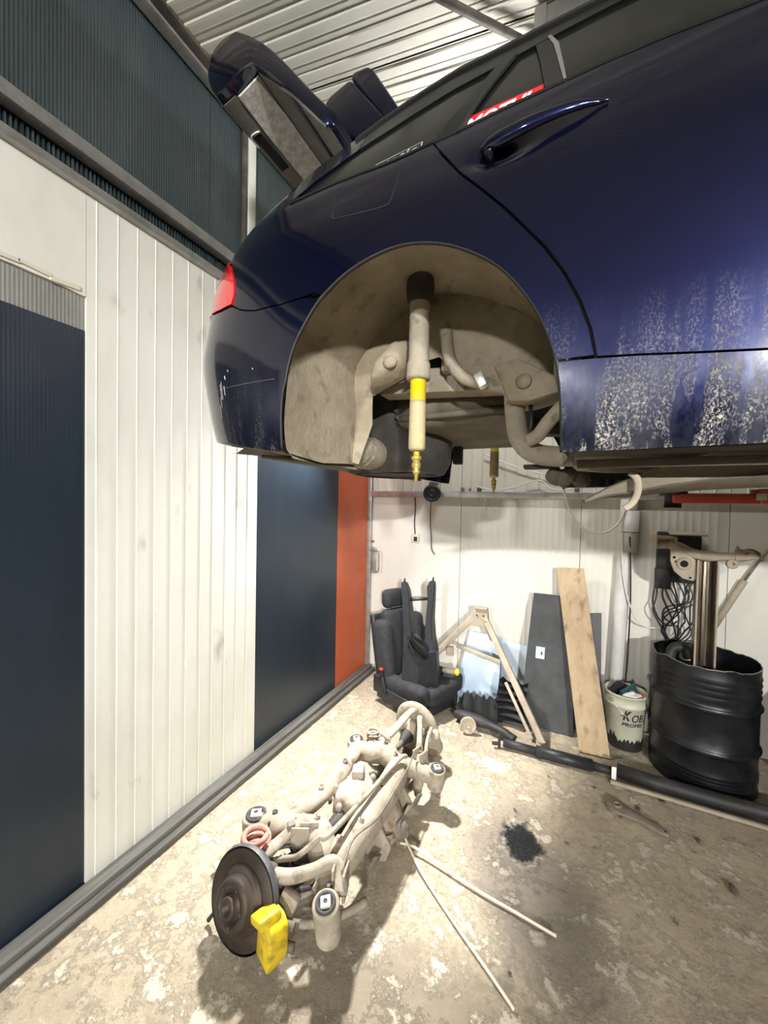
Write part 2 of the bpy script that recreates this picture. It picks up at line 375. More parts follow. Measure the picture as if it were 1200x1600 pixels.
def blob(bm, c, size, rot=None, sub=3, amp=0., sc=10., seed=0., boxy=0.):
    r = bmesh.ops.create_icosphere(bm, subdivisions=sub, radius=1)
    for v_ in r['verts']:
        p = v_.co
        if boxy:
            mx = max(abs(p.x), abs(p.y), abs(p.z)); p = p.lerp(p/mx*.85, boxy)
        p = V((p.x*size[0], p.y*size[1], p.z*size[2]))
        if rot is not None: p = rot @ p
        p = p + V(c)
        if amp: p += amp*noise.noise_vector(p*sc+V((seed, seed, seed)))
        v_.co = p
    return bm

# ------------------------------------------------------------------ the setting
XW, YW, ZC = -1.70, 3.27, 3.71
XR_, YF = 4.2, -9.0
def build_floor():
    bm = B(); nx, ny = 150, 230; x0, x1, y0, y1 = -1.80, XR_, YF, YW+.05
    # finer cells near the camera's view
    g = []
    for j in range(ny+1):
        row = []
        for i in range(nx+1):
            x = x0+(x1-x0)*(i/nx)**1.3; y = y1-(y1-y0)*(j/ny)**1.9
            z = -.004+.004*noise.noise(V((x*3, y*3, 0)))+.0025*noise.noise(V((x*9, y*9, 3)))
            row.append(bm.verts.new((x, y, min(z, 0))))
        g.append(row)
    for j in range(ny):
        for i in range(nx): bm.faces.new((g[j+1][i], g[j+1][i+1], g[j][i+1], g[j][i]))
    for x, y in ((x0, y0),): pass
    obj('floor', bm, 'floor', kind='structure', label='rough stained concrete workshop floor')
build_floor()

def rib_panel(bm, u0, u1, z0, z1, place, ribs, depth=.006, rw=.006, ragged=None, back=.03):
    """sheet in (u,z) with raised vertical ribs at the listed u; place(u, out, z)->point"""
    us = [(u0, 0.)]
    for r in ribs:
        if u0+.012 < r < u1-.012: us += [(r-rw, 0.), (r-rw*.4, depth), (r+rw*.4, depth), (r+rw, 0.)]
    us.append((u1, 0.))
    cols = []
    fine = []
    for (a, da), (b_, db) in zip(us, us[1:]):
        k = max(1, int((b_-a)/.03)) if ragged else 1
        for i in range(k): fine.append((a+(b_-a)*i/k, da+(db-da)*i/k))
    fine.append(us[-1])
    for (u, d) in fine:
        zb = z0 + (ragged(u) if ragged else 0)
        cols.append((bm.verts.new(place(u, d, zb)), bm.verts.new(place(u, d, z1))))
    for a, b_ in zip(cols, cols[1:]): bm.faces.new((a[0], b_[0], b_[1], a[1]))
    # edge returns so that the sheet has thickness
    bk = [(bm.verts.new(place(u, -back, z0+(ragged(u) if ragged else 0))), bm.verts.new(place(u, -back, z1))) for u, d in fine]
    for (a, b_), (p, q) in zip(zip(cols, cols[1:]), zip(bk, bk[1:])):
        bm.faces.new((a[0], p[0], q[0], b_[0])); bm.faces.new((a[1], b_[1], q[1], p[1]))
    bm.faces.new((cols[0][0], cols[0][1], bk[0][1], bk[0][0])); bm.faces.new((cols[-1][1], cols[-1][0], bk[-1][0], bk[-1][1]))
    bmesh.ops.recalc_face_normals(bm, faces=bm.faces)
    return bm
PL = lambda u, o, z: V((XW+o, u, z))          # left wall: u along Y, out = +X
PB = lambda u, o, z: V((u, YW-o, z))          # back wall: u along X, out = -Y

def build_left_wall():
    bm = B(); box(bm, (XW-.09, (YF+YW)/2, ZC/2), (.08, YW-YF+.3, ZC+.1))
    wl = obj('wall_left', bm, 'wall_dull', kind='structure', label='left workshop wall of white ribbed panels and navy sheets')
    P = lambda n, b_, m: obj(n, b_, m, wl, angle=20)
    ribs = [.896, .976, 1.056, 1.137, 1.22, 1.302, 1.384, 1.46, 1.545, 1.628, 1.707]
    P('panel', rib_panel(B(), .860, 1.780, .05, 2.765, PL, ribs, .0022, .0035), 'white_panel')
    rg = lambda u: .010*noise.noise(V((u*14, 2, 0)))+.006*noise.noise(V((u*45, 5, 0)))
    P('panel', rib_panel(B(), -.25, .858, 2.378, 2.765, PL, [], ragged=rg), 'white_panel')
    P('panel', rib_panel(B(), -1.15, -.252, .05, 2.765, PL, [-1.05+.082*i for i in range(10)], .005, .005), 'white_panel')
    P('panel', rib_panel(B(), -9.0, -1.152, .05, 2.765, PL, [-8.95+.082*i for i in range(95)], .005, .005), 'white_panel')
    # torn lining folded over the lintel edge
    bm = B()
    for i in range(9):
        u = .02+i*.09; box(bm, (XW+.004, u+.05, 2.392+.004*math.sin(i*2.1)), (.006, .098, .012+.008*random.random()), Matrix.Rotation(.1*random.uniform(-1, 1), 3, 'X'), .002, 1)
    P('torn_edge', bm, 'ivory')
    sheet = lambda y0, y1, z0, z1, x, m, n='sheet': P(n, box(B(), (x-.01, (y0+y1)/2, (z0+z1)/2), (.02, y1-y0, z1-z0)), m)
    sheet(-.25, .858, 2.245, 2.395, XW-.012, 'poly_dirty')
    sheet(-.25, .858, .03, 2.245, XW-.008, 'navy')
    sheet(1.782, 2.703, .03, 2.765, XW-.002, 'navy')
    sheet(2.706, 3.225, .03, 2.765, XW-.001, 'orange')
    # high glazing
    sheet(-9.0, .55, 2.93, 3.70, XW-.012, 'poly'); sheet(.553, 1.428, 2.93, 3.70, XW-.012, 'poly'); sheet(1.431, 1.640, 2.93, 3.70, XW-.012, 'poly')
    sheet(1.735, 3.27, 2.93, 3.70, XW-.012, 'poly')
    sheet(-9.0, 3.27, 2.79, 2.90, XW-.030, 'poly')
    # small ribs in the slot between the two rails
    for i in range(82):
        y = .36+i*.0150
        P('slot_rib', box(B(), (XW-.026, y, 2.842), (.010, .0055, .085)), 'poly')
    return wl
WL = build_left_wall()
obj('trim_1', box(B(), (XW+.012, -2.86, 2.782), (.045, 12.26, .034), bevel=.004), 'alu', kind='structure', label='grey lower rail along the top of the white panels')
obj('trim_2', box(B(), (XW+.016, -2.86, 2.905), (.055, 12.26, .052), bevel=.004), 'alu', kind='structure', label='grey upper rail under the dark high glazing')
obj('trim_3', box(B(), (XW+.006, 1.690, 3.315), (.040, .052, .77), bevel=.004), 'pvc', kind='structure', label='white upright between the dark glazing sheets')
obj('trim_4', box(B(), (XW+.002, 1.651, 3.315), (.030, .020, .77), bevel=.003), 'dark_trim', kind='structure', label='black seal beside the white upright')
obj('trim_5', box(B(), (XW+.030, -2.86, 3.695), (.06, 12.26, .03), bevel=.004), 'alu', kind='structure', label='pale metal angle where glazing meets ceiling')
obj('trim_6', box(B(), (XW+.085, -2.86, 3.70), (.045, 12.26, .018), bevel=.003), 'dark_trim', kind='structure', label='rusty dark strip along the ceiling edge')
def base_timber():
    bm = B()
    box(bm, (XW+.034, -2.87, .028), (.065, 12.25, .056), bevel=.006); jitter(bm, .003, 4)
    bl = obj('baseboard_left', bm, 'timber', kind='structure', label='weathered grey timber sill along the left wall')
    bm = B(); box(bm, (XW+.082, -2.87, .016), (.034, 12.25, .030), bevel=.004)
    obj('plank', bm, 'timber', bl)
base_timber()
obj('trim_7', box(B(), (XW+.012, 3.242, 1.22), (.05, .032, 2.44), bevel=.004), 'alu', kind='structure', label='metal corner post beside the orange sheet')

def build_back_wall():
    bm = B(); box(bm, ((XW+XR_)/2, YW+.08, ZC/2), (XR_-XW+.2, .08, ZC+.1))
    wb = obj('wall_back', bm, 'wall_dull', kind='structure', label='back workshop wall of cream ribbed panels')
    js = [-1.70, -.815, .105, .98, 1.90, 2.82, 3.74, 4.2]
    for a, b_ in zip(js, js[1:]):
        k = [a+.045*i for i in range(1, int((b_-a)/.045))] if -.9 < a < .9 else []
        obj('panel', rib_panel(B(), a+.002, b_-.002, .0, 1.665, PB, k, .0016, .006), 'back_panel', wb, angle=60)
    for a, b_ in zip(js, js[1:]):
        obj('panel', rib_panel(B(), a+.002, b_-.002, 1.70, 3.70, PB, [a+.088*i for i in range(1, int((b_-a)/.088)+1)], .007, .007), 'back_panel', wb, angle=20)
    return wb
build_back_wall()
obj('trim_8', box(B(), (1.25, YW-.022, 1.684), (5.85, .044, .052), bevel=.004), 'steel_rail', kind='structure', label='galvanised rail along the back wall')
obj('wall_right', box(B(), (XR_+.05, (YF+YW)/2, ZC/2), (.1, YW-YF+.3, ZC+.1)), 'wall_dull', kind='structure', label='plain right wall of the workshop')
obj('wall_front', box(B(), ((XW+XR_)/2, YF-.05, ZC/2), (XR_-XW+.3, .1, ZC+.1)), 'wall_dark', kind='structure', label='plain wall behind the viewpoint')

def build_ceiling():
    bm = B(); box(bm, ((XW+XR_)/2, (YF+YW)/2, ZC+.11), (XR_-XW+.4, YW-YF+.4, .08))
    ce = obj('ceiling', bm, 'ceiling', kind='structure', label='cream corrugated sheet ceiling')
    d = V((1, .137, 0)).normalized(); n_ = V((-d.y, d.x, 0))
    W_ = 1.0; pitch = .0825
    # one corrugated sheet, shared by all
    bm = B(); prof = [(0.004, 0), ]
    for i in range(12):
        u = .012+i*pitch
        prof += [(u, 0), (u+.005, -.007), (u+.013, -.007), (u+.018, 0), (u+.046, 0), (u+.049, .003), (u+.055, .003), (u+.058, 0)]
    prof.append((W_-.004, 0))
    for s in (-3.4, 3.4): pass
    A = [bm.verts.new(d*-3.6+n_*(u-.5)+V((0, 0, z))) for u, z in prof]; Bv = [bm.verts.new(d*3.6+n_*(u-.5)+V((0, 0, z))) for u, z in prof]
    for i in range(len(prof)-1): bm.faces.new((A[i], Bv[i], Bv[i+1], A[i+1]))
    bmesh.ops.recalc_face_normals(bm, faces=bm.faces)
    first = None
    p0 = V((-.90, 1.694, 0))                     # a joint passes here
    for k in range(-12, 3):
        c = V((1.2, p0.y+(1.2-p0.x)*.137, ZC)) + n_*(k+.5)*W_
        if first is None:
            first = obj('ceiling_sheet', bm, 'ceiling', ce, smooth=False); o = first
        else:
            o = first.copy(); C.objects.link(o)
        o.location = c
    return ce
build_ceiling()

# ------------------------------------------------------------------ the car
YB = [(1.60, .93), (1.70, .885), (1.80, .86), (1.95, .85), (2.10, .85), (2.25, .856), (2.34, .868), (2.40, .885), (2.46, .905), (2.60, .965), (2.90, 1.12), (3.0, 1.2)]
XRT = [(1.60, -1.12), (1.70, -1.17), (1.80, -1.23), (1.95, -1.275), (2.04, -1.30), (2.10, -1.305), (2.17, -1.285), (2.25, -1.265), (2.33, -1.245), (2.42, -1.19), (2.50, -1.125), (2.60, -1.045), (2.72, -.94), (2.85, -.84), (3.0, -.76)]
X0, DC, NE, LC, YMID = -.72, .40, 2.4, .70, 1.75
def herm(T, z):
    if z <= T[0][0]: return T[0][1]
    if z >= T[-1][0]: return T[-1][1]
    for i in range(len(T)-1):
        if z <= T[i+1][0]:
            a, b_ = T[i], T[i+1]; t = (z-a[0])/(b_[0]-a[0]); q = T[max(i-1, 0)]; j = T[min(i+2, len(T)-1)]; h = b_[0]-a[0]
            m0 = (b_[1]-q[1])/(b_[0]-q[0]); m1 = (j[1]-a[1])/(j[0]-a[0])
            return (2*t**3-3*t*t+1)*a[1]+(t**3-2*t*t+t)*h*m0+(-2*t**3+3*t*t)*b_[1]+(t**3-t*t)*h*m1
def SP(s, z):
    """the car's right flank: s runs along the side and on around the rear corner"""
    y = herm(YB, z); xr = herm(XRT, z)
    y += .18*max(0, z-2.46)*min(max(0, (-.3-s)/.5), 1.2)
    if s >= X0: return V((s, y, z))
    a = (X0-s)/LC
    if a < 1:
        th = a*math.pi/2
        return V((X0-(X0-xr)*math.sin(th)**(2/NE), y+DC*(1-max(math.cos(th), 0)**(2/NE)), z))
    return V((xr-.05*(1-(1-min((a-1)*LC/.5, 1))**2), y+DC+(a-1)*LC, z))
def SN(s, z, f=SP):
    e = .004; n_ = (f(s+e, z)-f(s-e, z)).cross(f(s, z+e)-f(s, z-e))
    n_.normalize(); return n_                      # points out of the car
def inside(p, poly):
    x, y = p; c = False; j = len(poly)-1
    for i in range(len(poly)):
        xi, yi = poly[i]; xj, yj = poly[j]
        if (yi > y) != (yj > y) and x < (xj-xi)*(y-yi)/(yj-yi)+xi: c = not c
        j = i
    return c
def segd(p, poly):
    m = 9.
    for i in range(len(poly)):
        a, b_ = V(poly[i]), V(poly[(i+1) % len(poly)]); ab = b_-a; L2 = ab.length_squared
        t = max(0, min(1, (V(p)-a).dot(ab)/L2)) if L2 > 0 else 0
        m = min(m, (V(p)-a-ab*t).length)
    return m
def resample(poly, step):
    out = []
    for i in range(len(poly)):
        a, b_ = V(poly[i]), V(poly[(i+1) % len(poly)]); k = max(1, int((b_-a).length/step))
        for q in range(k): out.append(tuple(a.lerp(b_, q/k)))
    return out
def flank(name, poly, mat, parent, off=0., grid=.03, rim=.014, mirror=False, disp=None, label=None, lift=None):
    """a body panel: outline in flank coordinates, triangulated, laid on the flank, edges turned in"""
    poly = resample(poly, grid); k = len(poly)
    xs = [p[0] for p in poly]; zs = [p[1] for p in poly]
    pts = [V(p) for p in poly]; x = min(xs)
    while x < max(xs):
        z = min(zs)
        while z < max(zs):
            if inside((x, z), poly) and segd((x, z), poly) > grid*.45: pts.append(V((x, z)))
            z += grid
        x += grid
    vo, eo, fo, *_ = delaunay_2d_cdt(pts, [(i, (i+1) % k) for i in range(k)], [], 1, 1e-6)
    def pos(s, z):
        p = SP(s, z)
        n_ = SN(s, z)
        o = off + (disp(s, z) if disp else 0)
        return p+n_*o
    co, no = [], []
    for v_ in vo:
        p = pos(v_[0], v_[1]); co.append(p)
        if disp:
            e = .004; n_ = (pos(v_[0]+e, v_[1])-pos(v_[0]-e, v_[1])).cross(pos(v_[0], v_[1]+e)-pos(v_[0], v_[1]-e)).normalized()
        else: n_ = SN(v_[0], v_[1])
        no.append(n_)
    faces = []
    for f in fo:
        f = list(f); a, b_, c = (co[i] for i in f[:3])
        if (b_-a).cross(c-a).dot(no[f[0]]) < 0: f.reverse()
        faces.append(f)
    # boundary loops -> turned-in rim
    cnt = {}
    for f in faces:
        for i in range(len(f)):
            e = (f[i], f[(i+1) % len(f)]); cnt[e] = cnt.get(e, 0)+1
    bd = [e for e in cnt if (e[1], e[0]) not in cnt]
    if rim:
        for a, b_ in bd:
            i = len(co); t = (co[b_]-co[a]); ea = t.cross(no[a])
            ea = ea.normalized() if ea.length > 0 else V((0, 0, 1))
            co += [co[a].copy(), co[b_].copy(), co[b_]-no[b_]*rim, co[a]-no[a]*rim]; no += [ea]*4
            faces.append([i+1, i, i+3, i+2])
    def mk(cs, ns, fs, nm):
        me = bpy.data.meshes.new(nm); me.from_pydata([tuple(c) for c in cs], [], fs)
        for p in me.polygons: p.use_smooth = True
        me.update(); me.normals_split_custom_set_from_vertices([tuple(n_) for n_ in ns])
        me.materials.append(MT[mat]); o = bpy.data.objects.new(nm, me); link(o, parent)
        if label: o['label'] = label
        return o
    o = mk(co, no, faces, name)
    if mirror:
        mk([V((c.x, 2*YMID-c.y, c.z)) for c in co], [V((n_.x, -n_.y, n_.z)) for n_ in no], [f[::-1] for f in faces], name)
    return o
def cr(pts, n=5): return [tuple(p.to_2d()) for p in smooth_path([V((a, b_, 0)) for a, b_ in pts], n)]

CAR = thing('car', (-.2, 1.75, 1.60), 'dark navy estate car raised on the lift, rear wheel removed', 'car')
ARCH = cr([(-.7323, 1.748), (-.7290, 1.80), (-.7267, 1.8568), (-.7190, 1.9346), (-.6941, 2.018), (-.6526, 2.0853), (-.6029, 2.1410), (-.5261, 2.1900), (-.4448, 2.2150), (-.3682, 2.2200), (-.2881, 2.2020), (-.2133, 2.1654), (-.1432, 2.1113), (-.0899, 2.0441), (-.0538, 1.9786), (-.0279, 1.9047), (-.0166, 1.8342), (-.0126, 1.7714), (-.0111, 1.7135)], 4)
i_b = min(range(len(ARCH)), key=lambda i: abs(ARCH[i][0]+.607)+abs(ARCH[i][1]-2.137))
i_s = min(range(len(ARCH)), key=lambda i: abs(ARCH[i][1]-1.895)+(9 if ARCH[i][0] < -.4 else 0))
BT = [(-1.92, 2.232), (-1.42, 2.232), (-1.20, 2.230), (-1.054, 2.222), (-.93, 2.196), (-.8685, 2.190), (-.845, 2.175), (-.8265, 2.164), (-.786, 2.149), (-.724, 2.1455), (-.66, 2.149)]
BB = [(-.7345, 1.741), (-.805, 1.754), (-.92, 1.779), (-1.107, 1.805), (-1.42, 1.82), (-1.92, 1.825)]
bumper = BT + [(ARCH[i_b][0]-.004, ARCH[i_b][1]-.002)] + [p for p in ARCH[:i_b][::-1]] + BB
def crease(s, z):       # the pressed ledge low on the bumper and the long scuffed line
    return -.006*math.exp(-((z-1.945)/.006)**2) if z < 2.1 else 0.
flank('rear_bumper', bumper, 'paint', CAR, mirror=True, grid=.028)
LAMP = [(-1.40, 2.238), (-1.20, 2.238), (-1.054, 2.229), (-.935, 2.204), (-.8725, 2.199), (-.8640, 2.2256), (-.871, 2.26), (-.8850, 2.2937), (-.918, 2.338), (-.985, 2.382), (-1.08, 2.398), (-1.25, 2.402), (-1.40, 2.398)]
lampo = flank('tail_lamp', LAMP, 'red_lens', CAR, off=.003, mirror=True, grid=.02, label='red tail lamp lens')
flank('lens_band', [(-1.38, 2.325), (-1.05, 2.322), (-.93, 2.305), (-.90, 2.298), (-.921, 2.330), (-.985, 2.374), (-1.08, 2.390), (-1.38, 2.390)], 'red_lens_dark', lampo, off=.0042, grid=.02, rim=.003)
# upper body
ROOF = [(.95, 2.872), (.60, 2.868), (.30, 2.860), (.0, 2.842), (-.23, 2.818), (-.40, 2.812), (-.46, 2.806), (-.54, 2.782), (-.62, 2.742), (-.70, 2.695), (-.78, 2.640), (-.86, 2.578), (-.93, 2.510), (-1.0, 2.450), (-1.06, 2.410)]
WTOP = [(-.745, 2.478), (-.735, 2.505), (-.70, 2.550), (-.6224, 2.608), (-.54, 2.648), (-.405, 2.684), (-.289, 2.704), (-.155, 2.728), (-.0886, 2.744), (.05, 2.765), (.30, 2.785), (.60, 2.795), (.90, 2.800)]
BELTQ = [(-.3245, 2.4895), (-.382, 2.4827), (-.4526, 2.4785), (-.531, 2.4835), (-.613, 2.4845), (-.70, 2.4795), (-.745, 2.474)]
DGAP = [(.0400, 1.8960), (.0295, 1.945), (.0090, 2.004), (-.0212, 2.067), (-.0583, 2.127), (-.1370, 2.228), (-.1900, 2.290), (-.2400, 2.348), (-.2900, 2.425), (-.3245, 2.4895)]
quarter = [(ARCH[i_s][0], 1.8960)] + DGAP + BELTQ[1:] + WTOP[1:4] + [(-.58, 2.632), (-.58, 2.765)] + ROOF[8:] + [(-1.10, 2.402), (-1.08, 2.4015), (-.985, 2.3860), (-.915, 2.3415), (-.8815, 2.2950), (-.8675, 2.26), (-.8603, 2.2256), (-.8650, 2.1935), (-.843, 2.1785), (-.8250, 2.1680), (-.785, 2.1530), (-.724, 2.1495), (-.66, 2.153), (-.618, 2.157), (ARCH[i_b][0], ARCH[i_b][1]+.004)] + ARCH[i_b+1:i_s]
flank('quarter_panel', quarter, 'paint', CAR, mirror=True, grid=.026)
DB = [(.0465, 1.8930), (.116, 1.8876), (.2108, 1.8782), (.2955, 1.8709), (.60, 1.858), (.93, 1.850)]
BELTD = [(.93, 2.500), (.60, 2.510), (.2801, 2.5230), (.1512, 2.5300), (.0409, 2.5270), (-.028, 2.5200), (-.1509, 2.5080), (-.2526, 2.4930), (-.3195, 2.4880)]
def cup(s, z):          # the hollow behind the handle
    g = math.exp(-((s+.155)/.055)**2-((z-2.372)/.022)**2)
    b_ = .006*math.exp(-((z-2.455-.03*s)/.018)**2)      # shoulder crease
    return -.022*g + b_*0
door = DB + [(.96, 2.2)] + BELTD + [(a+.0065, b_+.0015) for a, b_ in DGAP[::-1][1:-1]]
DOOR = flank('rear_door', door, 'paint', CAR, grid=.016, disp=cup)
fdoor = [(.965, 1.849), (2.05, 1.845), (2.1, 2.2), (2.05, 2.47), (.94, 2.500), (.97, 2.2)]
flank('front_door', fdoor, 'paint', CAR, grid=.06)
sill = [(ARCH[i_s][0]+.001, 1.8905), (.043, 1.8885), (.116, 1.8832), (.21, 1.874), (.2955, 1.8665), (.60, 1.853), (.93, 1.845), (2.15, 1.840), (2.15, 1.715), (.31, 1.7165), (.175, 1.7150), (.072, 1.7135), (-.009, 1.7130)] + [p for p in ARCH[i_s+1:][::-1]]
flank('sill_panel', sill, 'paint_sill', CAR, mirror=True, grid=.03)
# roof rail band over the windows
rail = ROOF[:8] + [(-.578, 2.766), (-.578, 2.634)] + WTOP[4:] + [(.95, 2.80)]
flank('roof_rail', rail, 'black_gloss', CAR, mirror=True, grid=.03)
flank('rail_trim', [(a, b_-.012) for a, b_ in ROOF[1:9]]+[(a, b_-.030) for a, b_ in ROOF[1:9]][::-1], 'black_rubber', CAR, off=.006, grid=.03, rim=.006)
# glass
qglass = [(-.745, 2.470), (-.70, 2.470), (-.613, 2.475), (-.531, 2.475), (-.4526, 2.470), (-.382, 2.474), (-.325, 2.48), (-.255, 2.60), (-.185, 2.722), (-.289, 2.706), (-.405, 2.686), (-.54, 2.650), (-.6224, 2.610), (-.70, 2.552), (-.738, 2.506)]
flank('quarter_window', qglass, 'glass', CAR, off=-.006, grid=.03, mirror=True, rim=.004)
dglass = [(-.262, 2.485), (-.151, 2.500), (-.028, 2.512), (.15, 2.522), (.60, 2.502), (.93, 2.492), (.93, 2.802), (.60, 2.797), (.30, 2.787), (.05, 2.767), (-.0886, 2.746), (-.152, 2.732), (-.20, 2.64)]
flank('door_window', dglass, 'glass', CAR, off=-.007, grid=.03, rim=.004)
flank('door_window', [(.93, 2.492), (2.05, 2.46), (1.7, 2.80), (.93, 2.802)], 'glass', CAR, off=-.007, grid=.06, rim=.004)
flank('window_pillar', [(-.325, 2.486), (-.262, 2.489), (-.198, 2.640), (-.150, 2.735), (-.188, 2.728), (-.258, 2.602)], 'black_gloss', CAR, off=.001, grid=.02, rim=.006)
flank('window_seal', [(-.262, 2.489), (-.253, 2.490), (-.190, 2.640), (-.142, 2.735), (-.150, 2.735), (-.198, 2.640)], 'black_rubber', CAR, off=.003, grid=.02, rim=.006)
flank('window_divider', [(-.066, 2.511), (-.030, 2.516), (-.058, 2.70), (-.074, 2.756), (-.101, 2.748), (-.085, 2.65)], 'black_rubber', CAR, off=-.001, grid=.02, rim=.006)
flank('window_divider', [(-.030, 2.516), (-.024, 2.516), (-.047, 2.70), (-.066, 2.756), (-.074, 2.756), (-.058, 2.70)], 'trim_grey', CAR, off=.001, grid=.02, rim=.006)
flank('belt_moulding', [(a, b_+.007) for a, b_ in BELTD]+[(a, b_-.004) for a, b_ in BELTD[::-1]], 'black_gloss', CAR, off=.001, grid=.03, rim=.01)
flank('belt_moulding', [(a, b_+.006) for a, b_ in BELTQ]+[(a, b_-.004) for a, b_ in BELTQ[::-1]], 'black_gloss', CAR, off=.002, grid=.03, rim=.01)
# fuel flap with its dark gap
fl = cr([(-.574, 2.350), (-.50, 2.341), (-.430, 2.336), (-.412, 2.345), (-.404, 2.395), (-.400, 2.440), (-.408, 2.4600), (-.475, 2.4640), (-.560, 2.4600), (-.586, 2.448), (-.584, 2.400), (-.580, 2.360)], 3)
cx_, cz_ = -.49, 2.40
flank('flap_gap', [(cx_+(a-cx_)*1.040, cz_+(b_-cz_)*1.075) for a, b_ in fl], 'black_void', CAR, off=.0006, grid=.02, rim=0)
flank('fuel_flap', fl, 'paint', CAR, off=.0014, grid=.02, rim=.001)
# door handle: bowed grip with two feet
bm = B(); hp = []
for i in range(15):
    t = i/14; s = -.192+.245*t; z = 2.390+.010*t-.018*math.sin(math.pi*t)*(1-t); n_ = SN(s, z)
    hp.append(SP(s, z)+n_*(.004+.020*math.sin(math.pi*min(1, t*1.05))**.7))
tube(bm, hp, [.010, .015, .017, .017, .016, .016, .015, .014, .013, .012, .011, .010, .008, .006, .004], 12, flat=(.6, 1))
obj('door_handle', bm, 'paint_clean', DOOR)
bm = B(); s, z = -.176, 2.378; tube(bm, [SP(s, z)-SN(s, z)*.02, SP(s, z)+SN(s, z)*.012], .010, 10); obj('lock_button', bm, 'black_gloss', DOOR)
# scuffs and the long scratch on the bumper
sc = [(-1.05, 1.9535), (-.95, 1.9505), (-.85, 1.9470), (-.735, 1.9440)]
flank('scratch', sc+[(a, b_-.0010) for a, b_ in sc[::-1]], 'trim_grey', CAR, off=.0008, grid=.03, rim=0)
for a, b_, l_, w_ in ((-.925, 1.965, .050, .003), (-.918, 1.972, .060, .0025), (-.905, 1.955, .030, .004), (-.930, 1.925, .035, .0025), (-.940, 1.900, .040, .002), (-.897, 1.985, .012, .005), (-.880, 2.000, .006, .004), (-.790, 1.985, .004, .003)):
    flank('scuff', [(a, b_), (a+w_, b_+.002), (a+w_*1.3, b_-l_), (a+w_*.5, b_-l_*.9)], 'grey_ink', CAR, off=.0009, grid=.03, rim=0)
# inner shell: closes the gaps and the far sight lines
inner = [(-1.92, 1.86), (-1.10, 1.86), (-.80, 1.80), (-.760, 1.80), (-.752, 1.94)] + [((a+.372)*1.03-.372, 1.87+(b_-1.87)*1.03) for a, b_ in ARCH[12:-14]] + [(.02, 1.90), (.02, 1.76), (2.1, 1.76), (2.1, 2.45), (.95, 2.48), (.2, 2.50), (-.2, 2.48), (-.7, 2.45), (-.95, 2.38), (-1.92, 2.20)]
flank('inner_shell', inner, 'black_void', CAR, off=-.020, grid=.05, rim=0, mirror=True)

# roof skin
bm = B(); cols = []
for s in [2.0, 1.6, 1.2, .95, .75, .6, .45, .3, .15, .0, -.12, -.23, -.32, -.40, -.46, -.54, -.60]:
    zz = 2.872 if s > .95 else herm([(a, b_) for a, b_ in ROOF[::-1]], s)
    e = SP(s, zz); ring = []
    for j in range(17):
        t = j/16; y = e.y+(2*(YMID-e.y))*t; ring.append(bm.verts.new((e.x, y, zz+.075*(1-(2*t-1)**2)*(1 if s > -.4 else .8)+.004)))
    cols.append(ring)
for a, b_ in zip(cols, cols[1:]):
    for j in range(16): bm.faces.new((a[j], a[j+1], b_[j+1], b_[j]))
bmesh.ops.recalc_face_normals(bm, faces=bm.faces); obj('roof', bm, 'paint_clean', CAR)

# ---- lettering laid on the flank glass
def text_mesh(body, bold=.0, shear=0.):
    cu = bpy.data.curves.new('t', 'FONT'); cu.body = body; cu.offset = bold; cu.shear = shear; cu.align_x = 'LEFT'; cu.resolution_u = 4
    to = bpy.data.objects.new('t', cu); C.objects.link(to)
    dg = bpy.context.evaluated_depsgraph_get(); me = bpy.data.meshes.new_from_object(to.evaluated_get(dg))
    bpy.data.objects.remove(to); bpy.data.curves.remove(cu)
    return me
def lay_text(name, body, fn, mat, parent, bold=0., shear=0., fit=None):
    """fn(u,v): u,v in 0..1 across the lettering box -> point"""
    me = text_mesh(body, bold, shear); bm = B(); bm.from_mesh(me); bpy.data.meshes.remove(me)
    bmesh.ops.subdivide_edges(bm, edges=[e for e in bm.edges if e.calc_length() > .15], cuts=2)
    bmesh.ops.triangulate(bm, faces=bm.faces)
    xs = [v_.co.x for v_ in bm.verts]; ys = [v_.co.y for v_ in bm.verts]; x0, x1, y0, y1 = min(xs), max(xs), min(ys), max(ys)
    for v_ in bm.verts: v_.co = fn((v_.co.x-x0)/(x1-x0), (v_.co.y-y0)/(y1-y0))
    return obj(name, bm, mat, parent, smooth=False)
def on_flank(a, b_, h, off):
    """box from bottom-left a to bottom-right b, height h, in flank coordinates"""
    a, b_ = V(a), V(b_)
    def f(u, v_):
        q = a.lerp(b_, u); s, z = q.x, q.y+h*v_; return SP(s, z)+SN(s, z)*off
    return f
st = flank('sticker', [(-.2530, 2.484), (-.160, 2.494), (-.0745, 2.503), (-.0715, 2.5540), (-.160, 2.5500), (-.2575, 2.5440)], 'sticker_red', CAR, off=-.0058, grid=.012, rim=0)
lay_text('sticker_lettering', 'MOTUL', on_flank((-.247, 2.484), (-.090, 2.4985), .0485, -.0050), 'white_ink', st, bold=.035, shear=.28)
fr = flank('sticker_frame', [(-.488, 2.475), (-.357, 2.480), (-.355, 2.5235), (-.486, 2.5085)], 'grey_ink', CAR, off=-.0052, grid=.02, rim=0)
flank('sticker_field', [(-.485, 2.475), (-.360, 2.480), (-.358, 2.5205), (-.483, 2.5055)], 'glass', fr, off=-.0046, grid=.02, rim=0)
lay_text('sticker_lettering', 'static', on_flank((-.480, 2.474), (-.366, 2.486), .030, -.0040), 'grey_ink', fr, bold=.012, shear=.2)

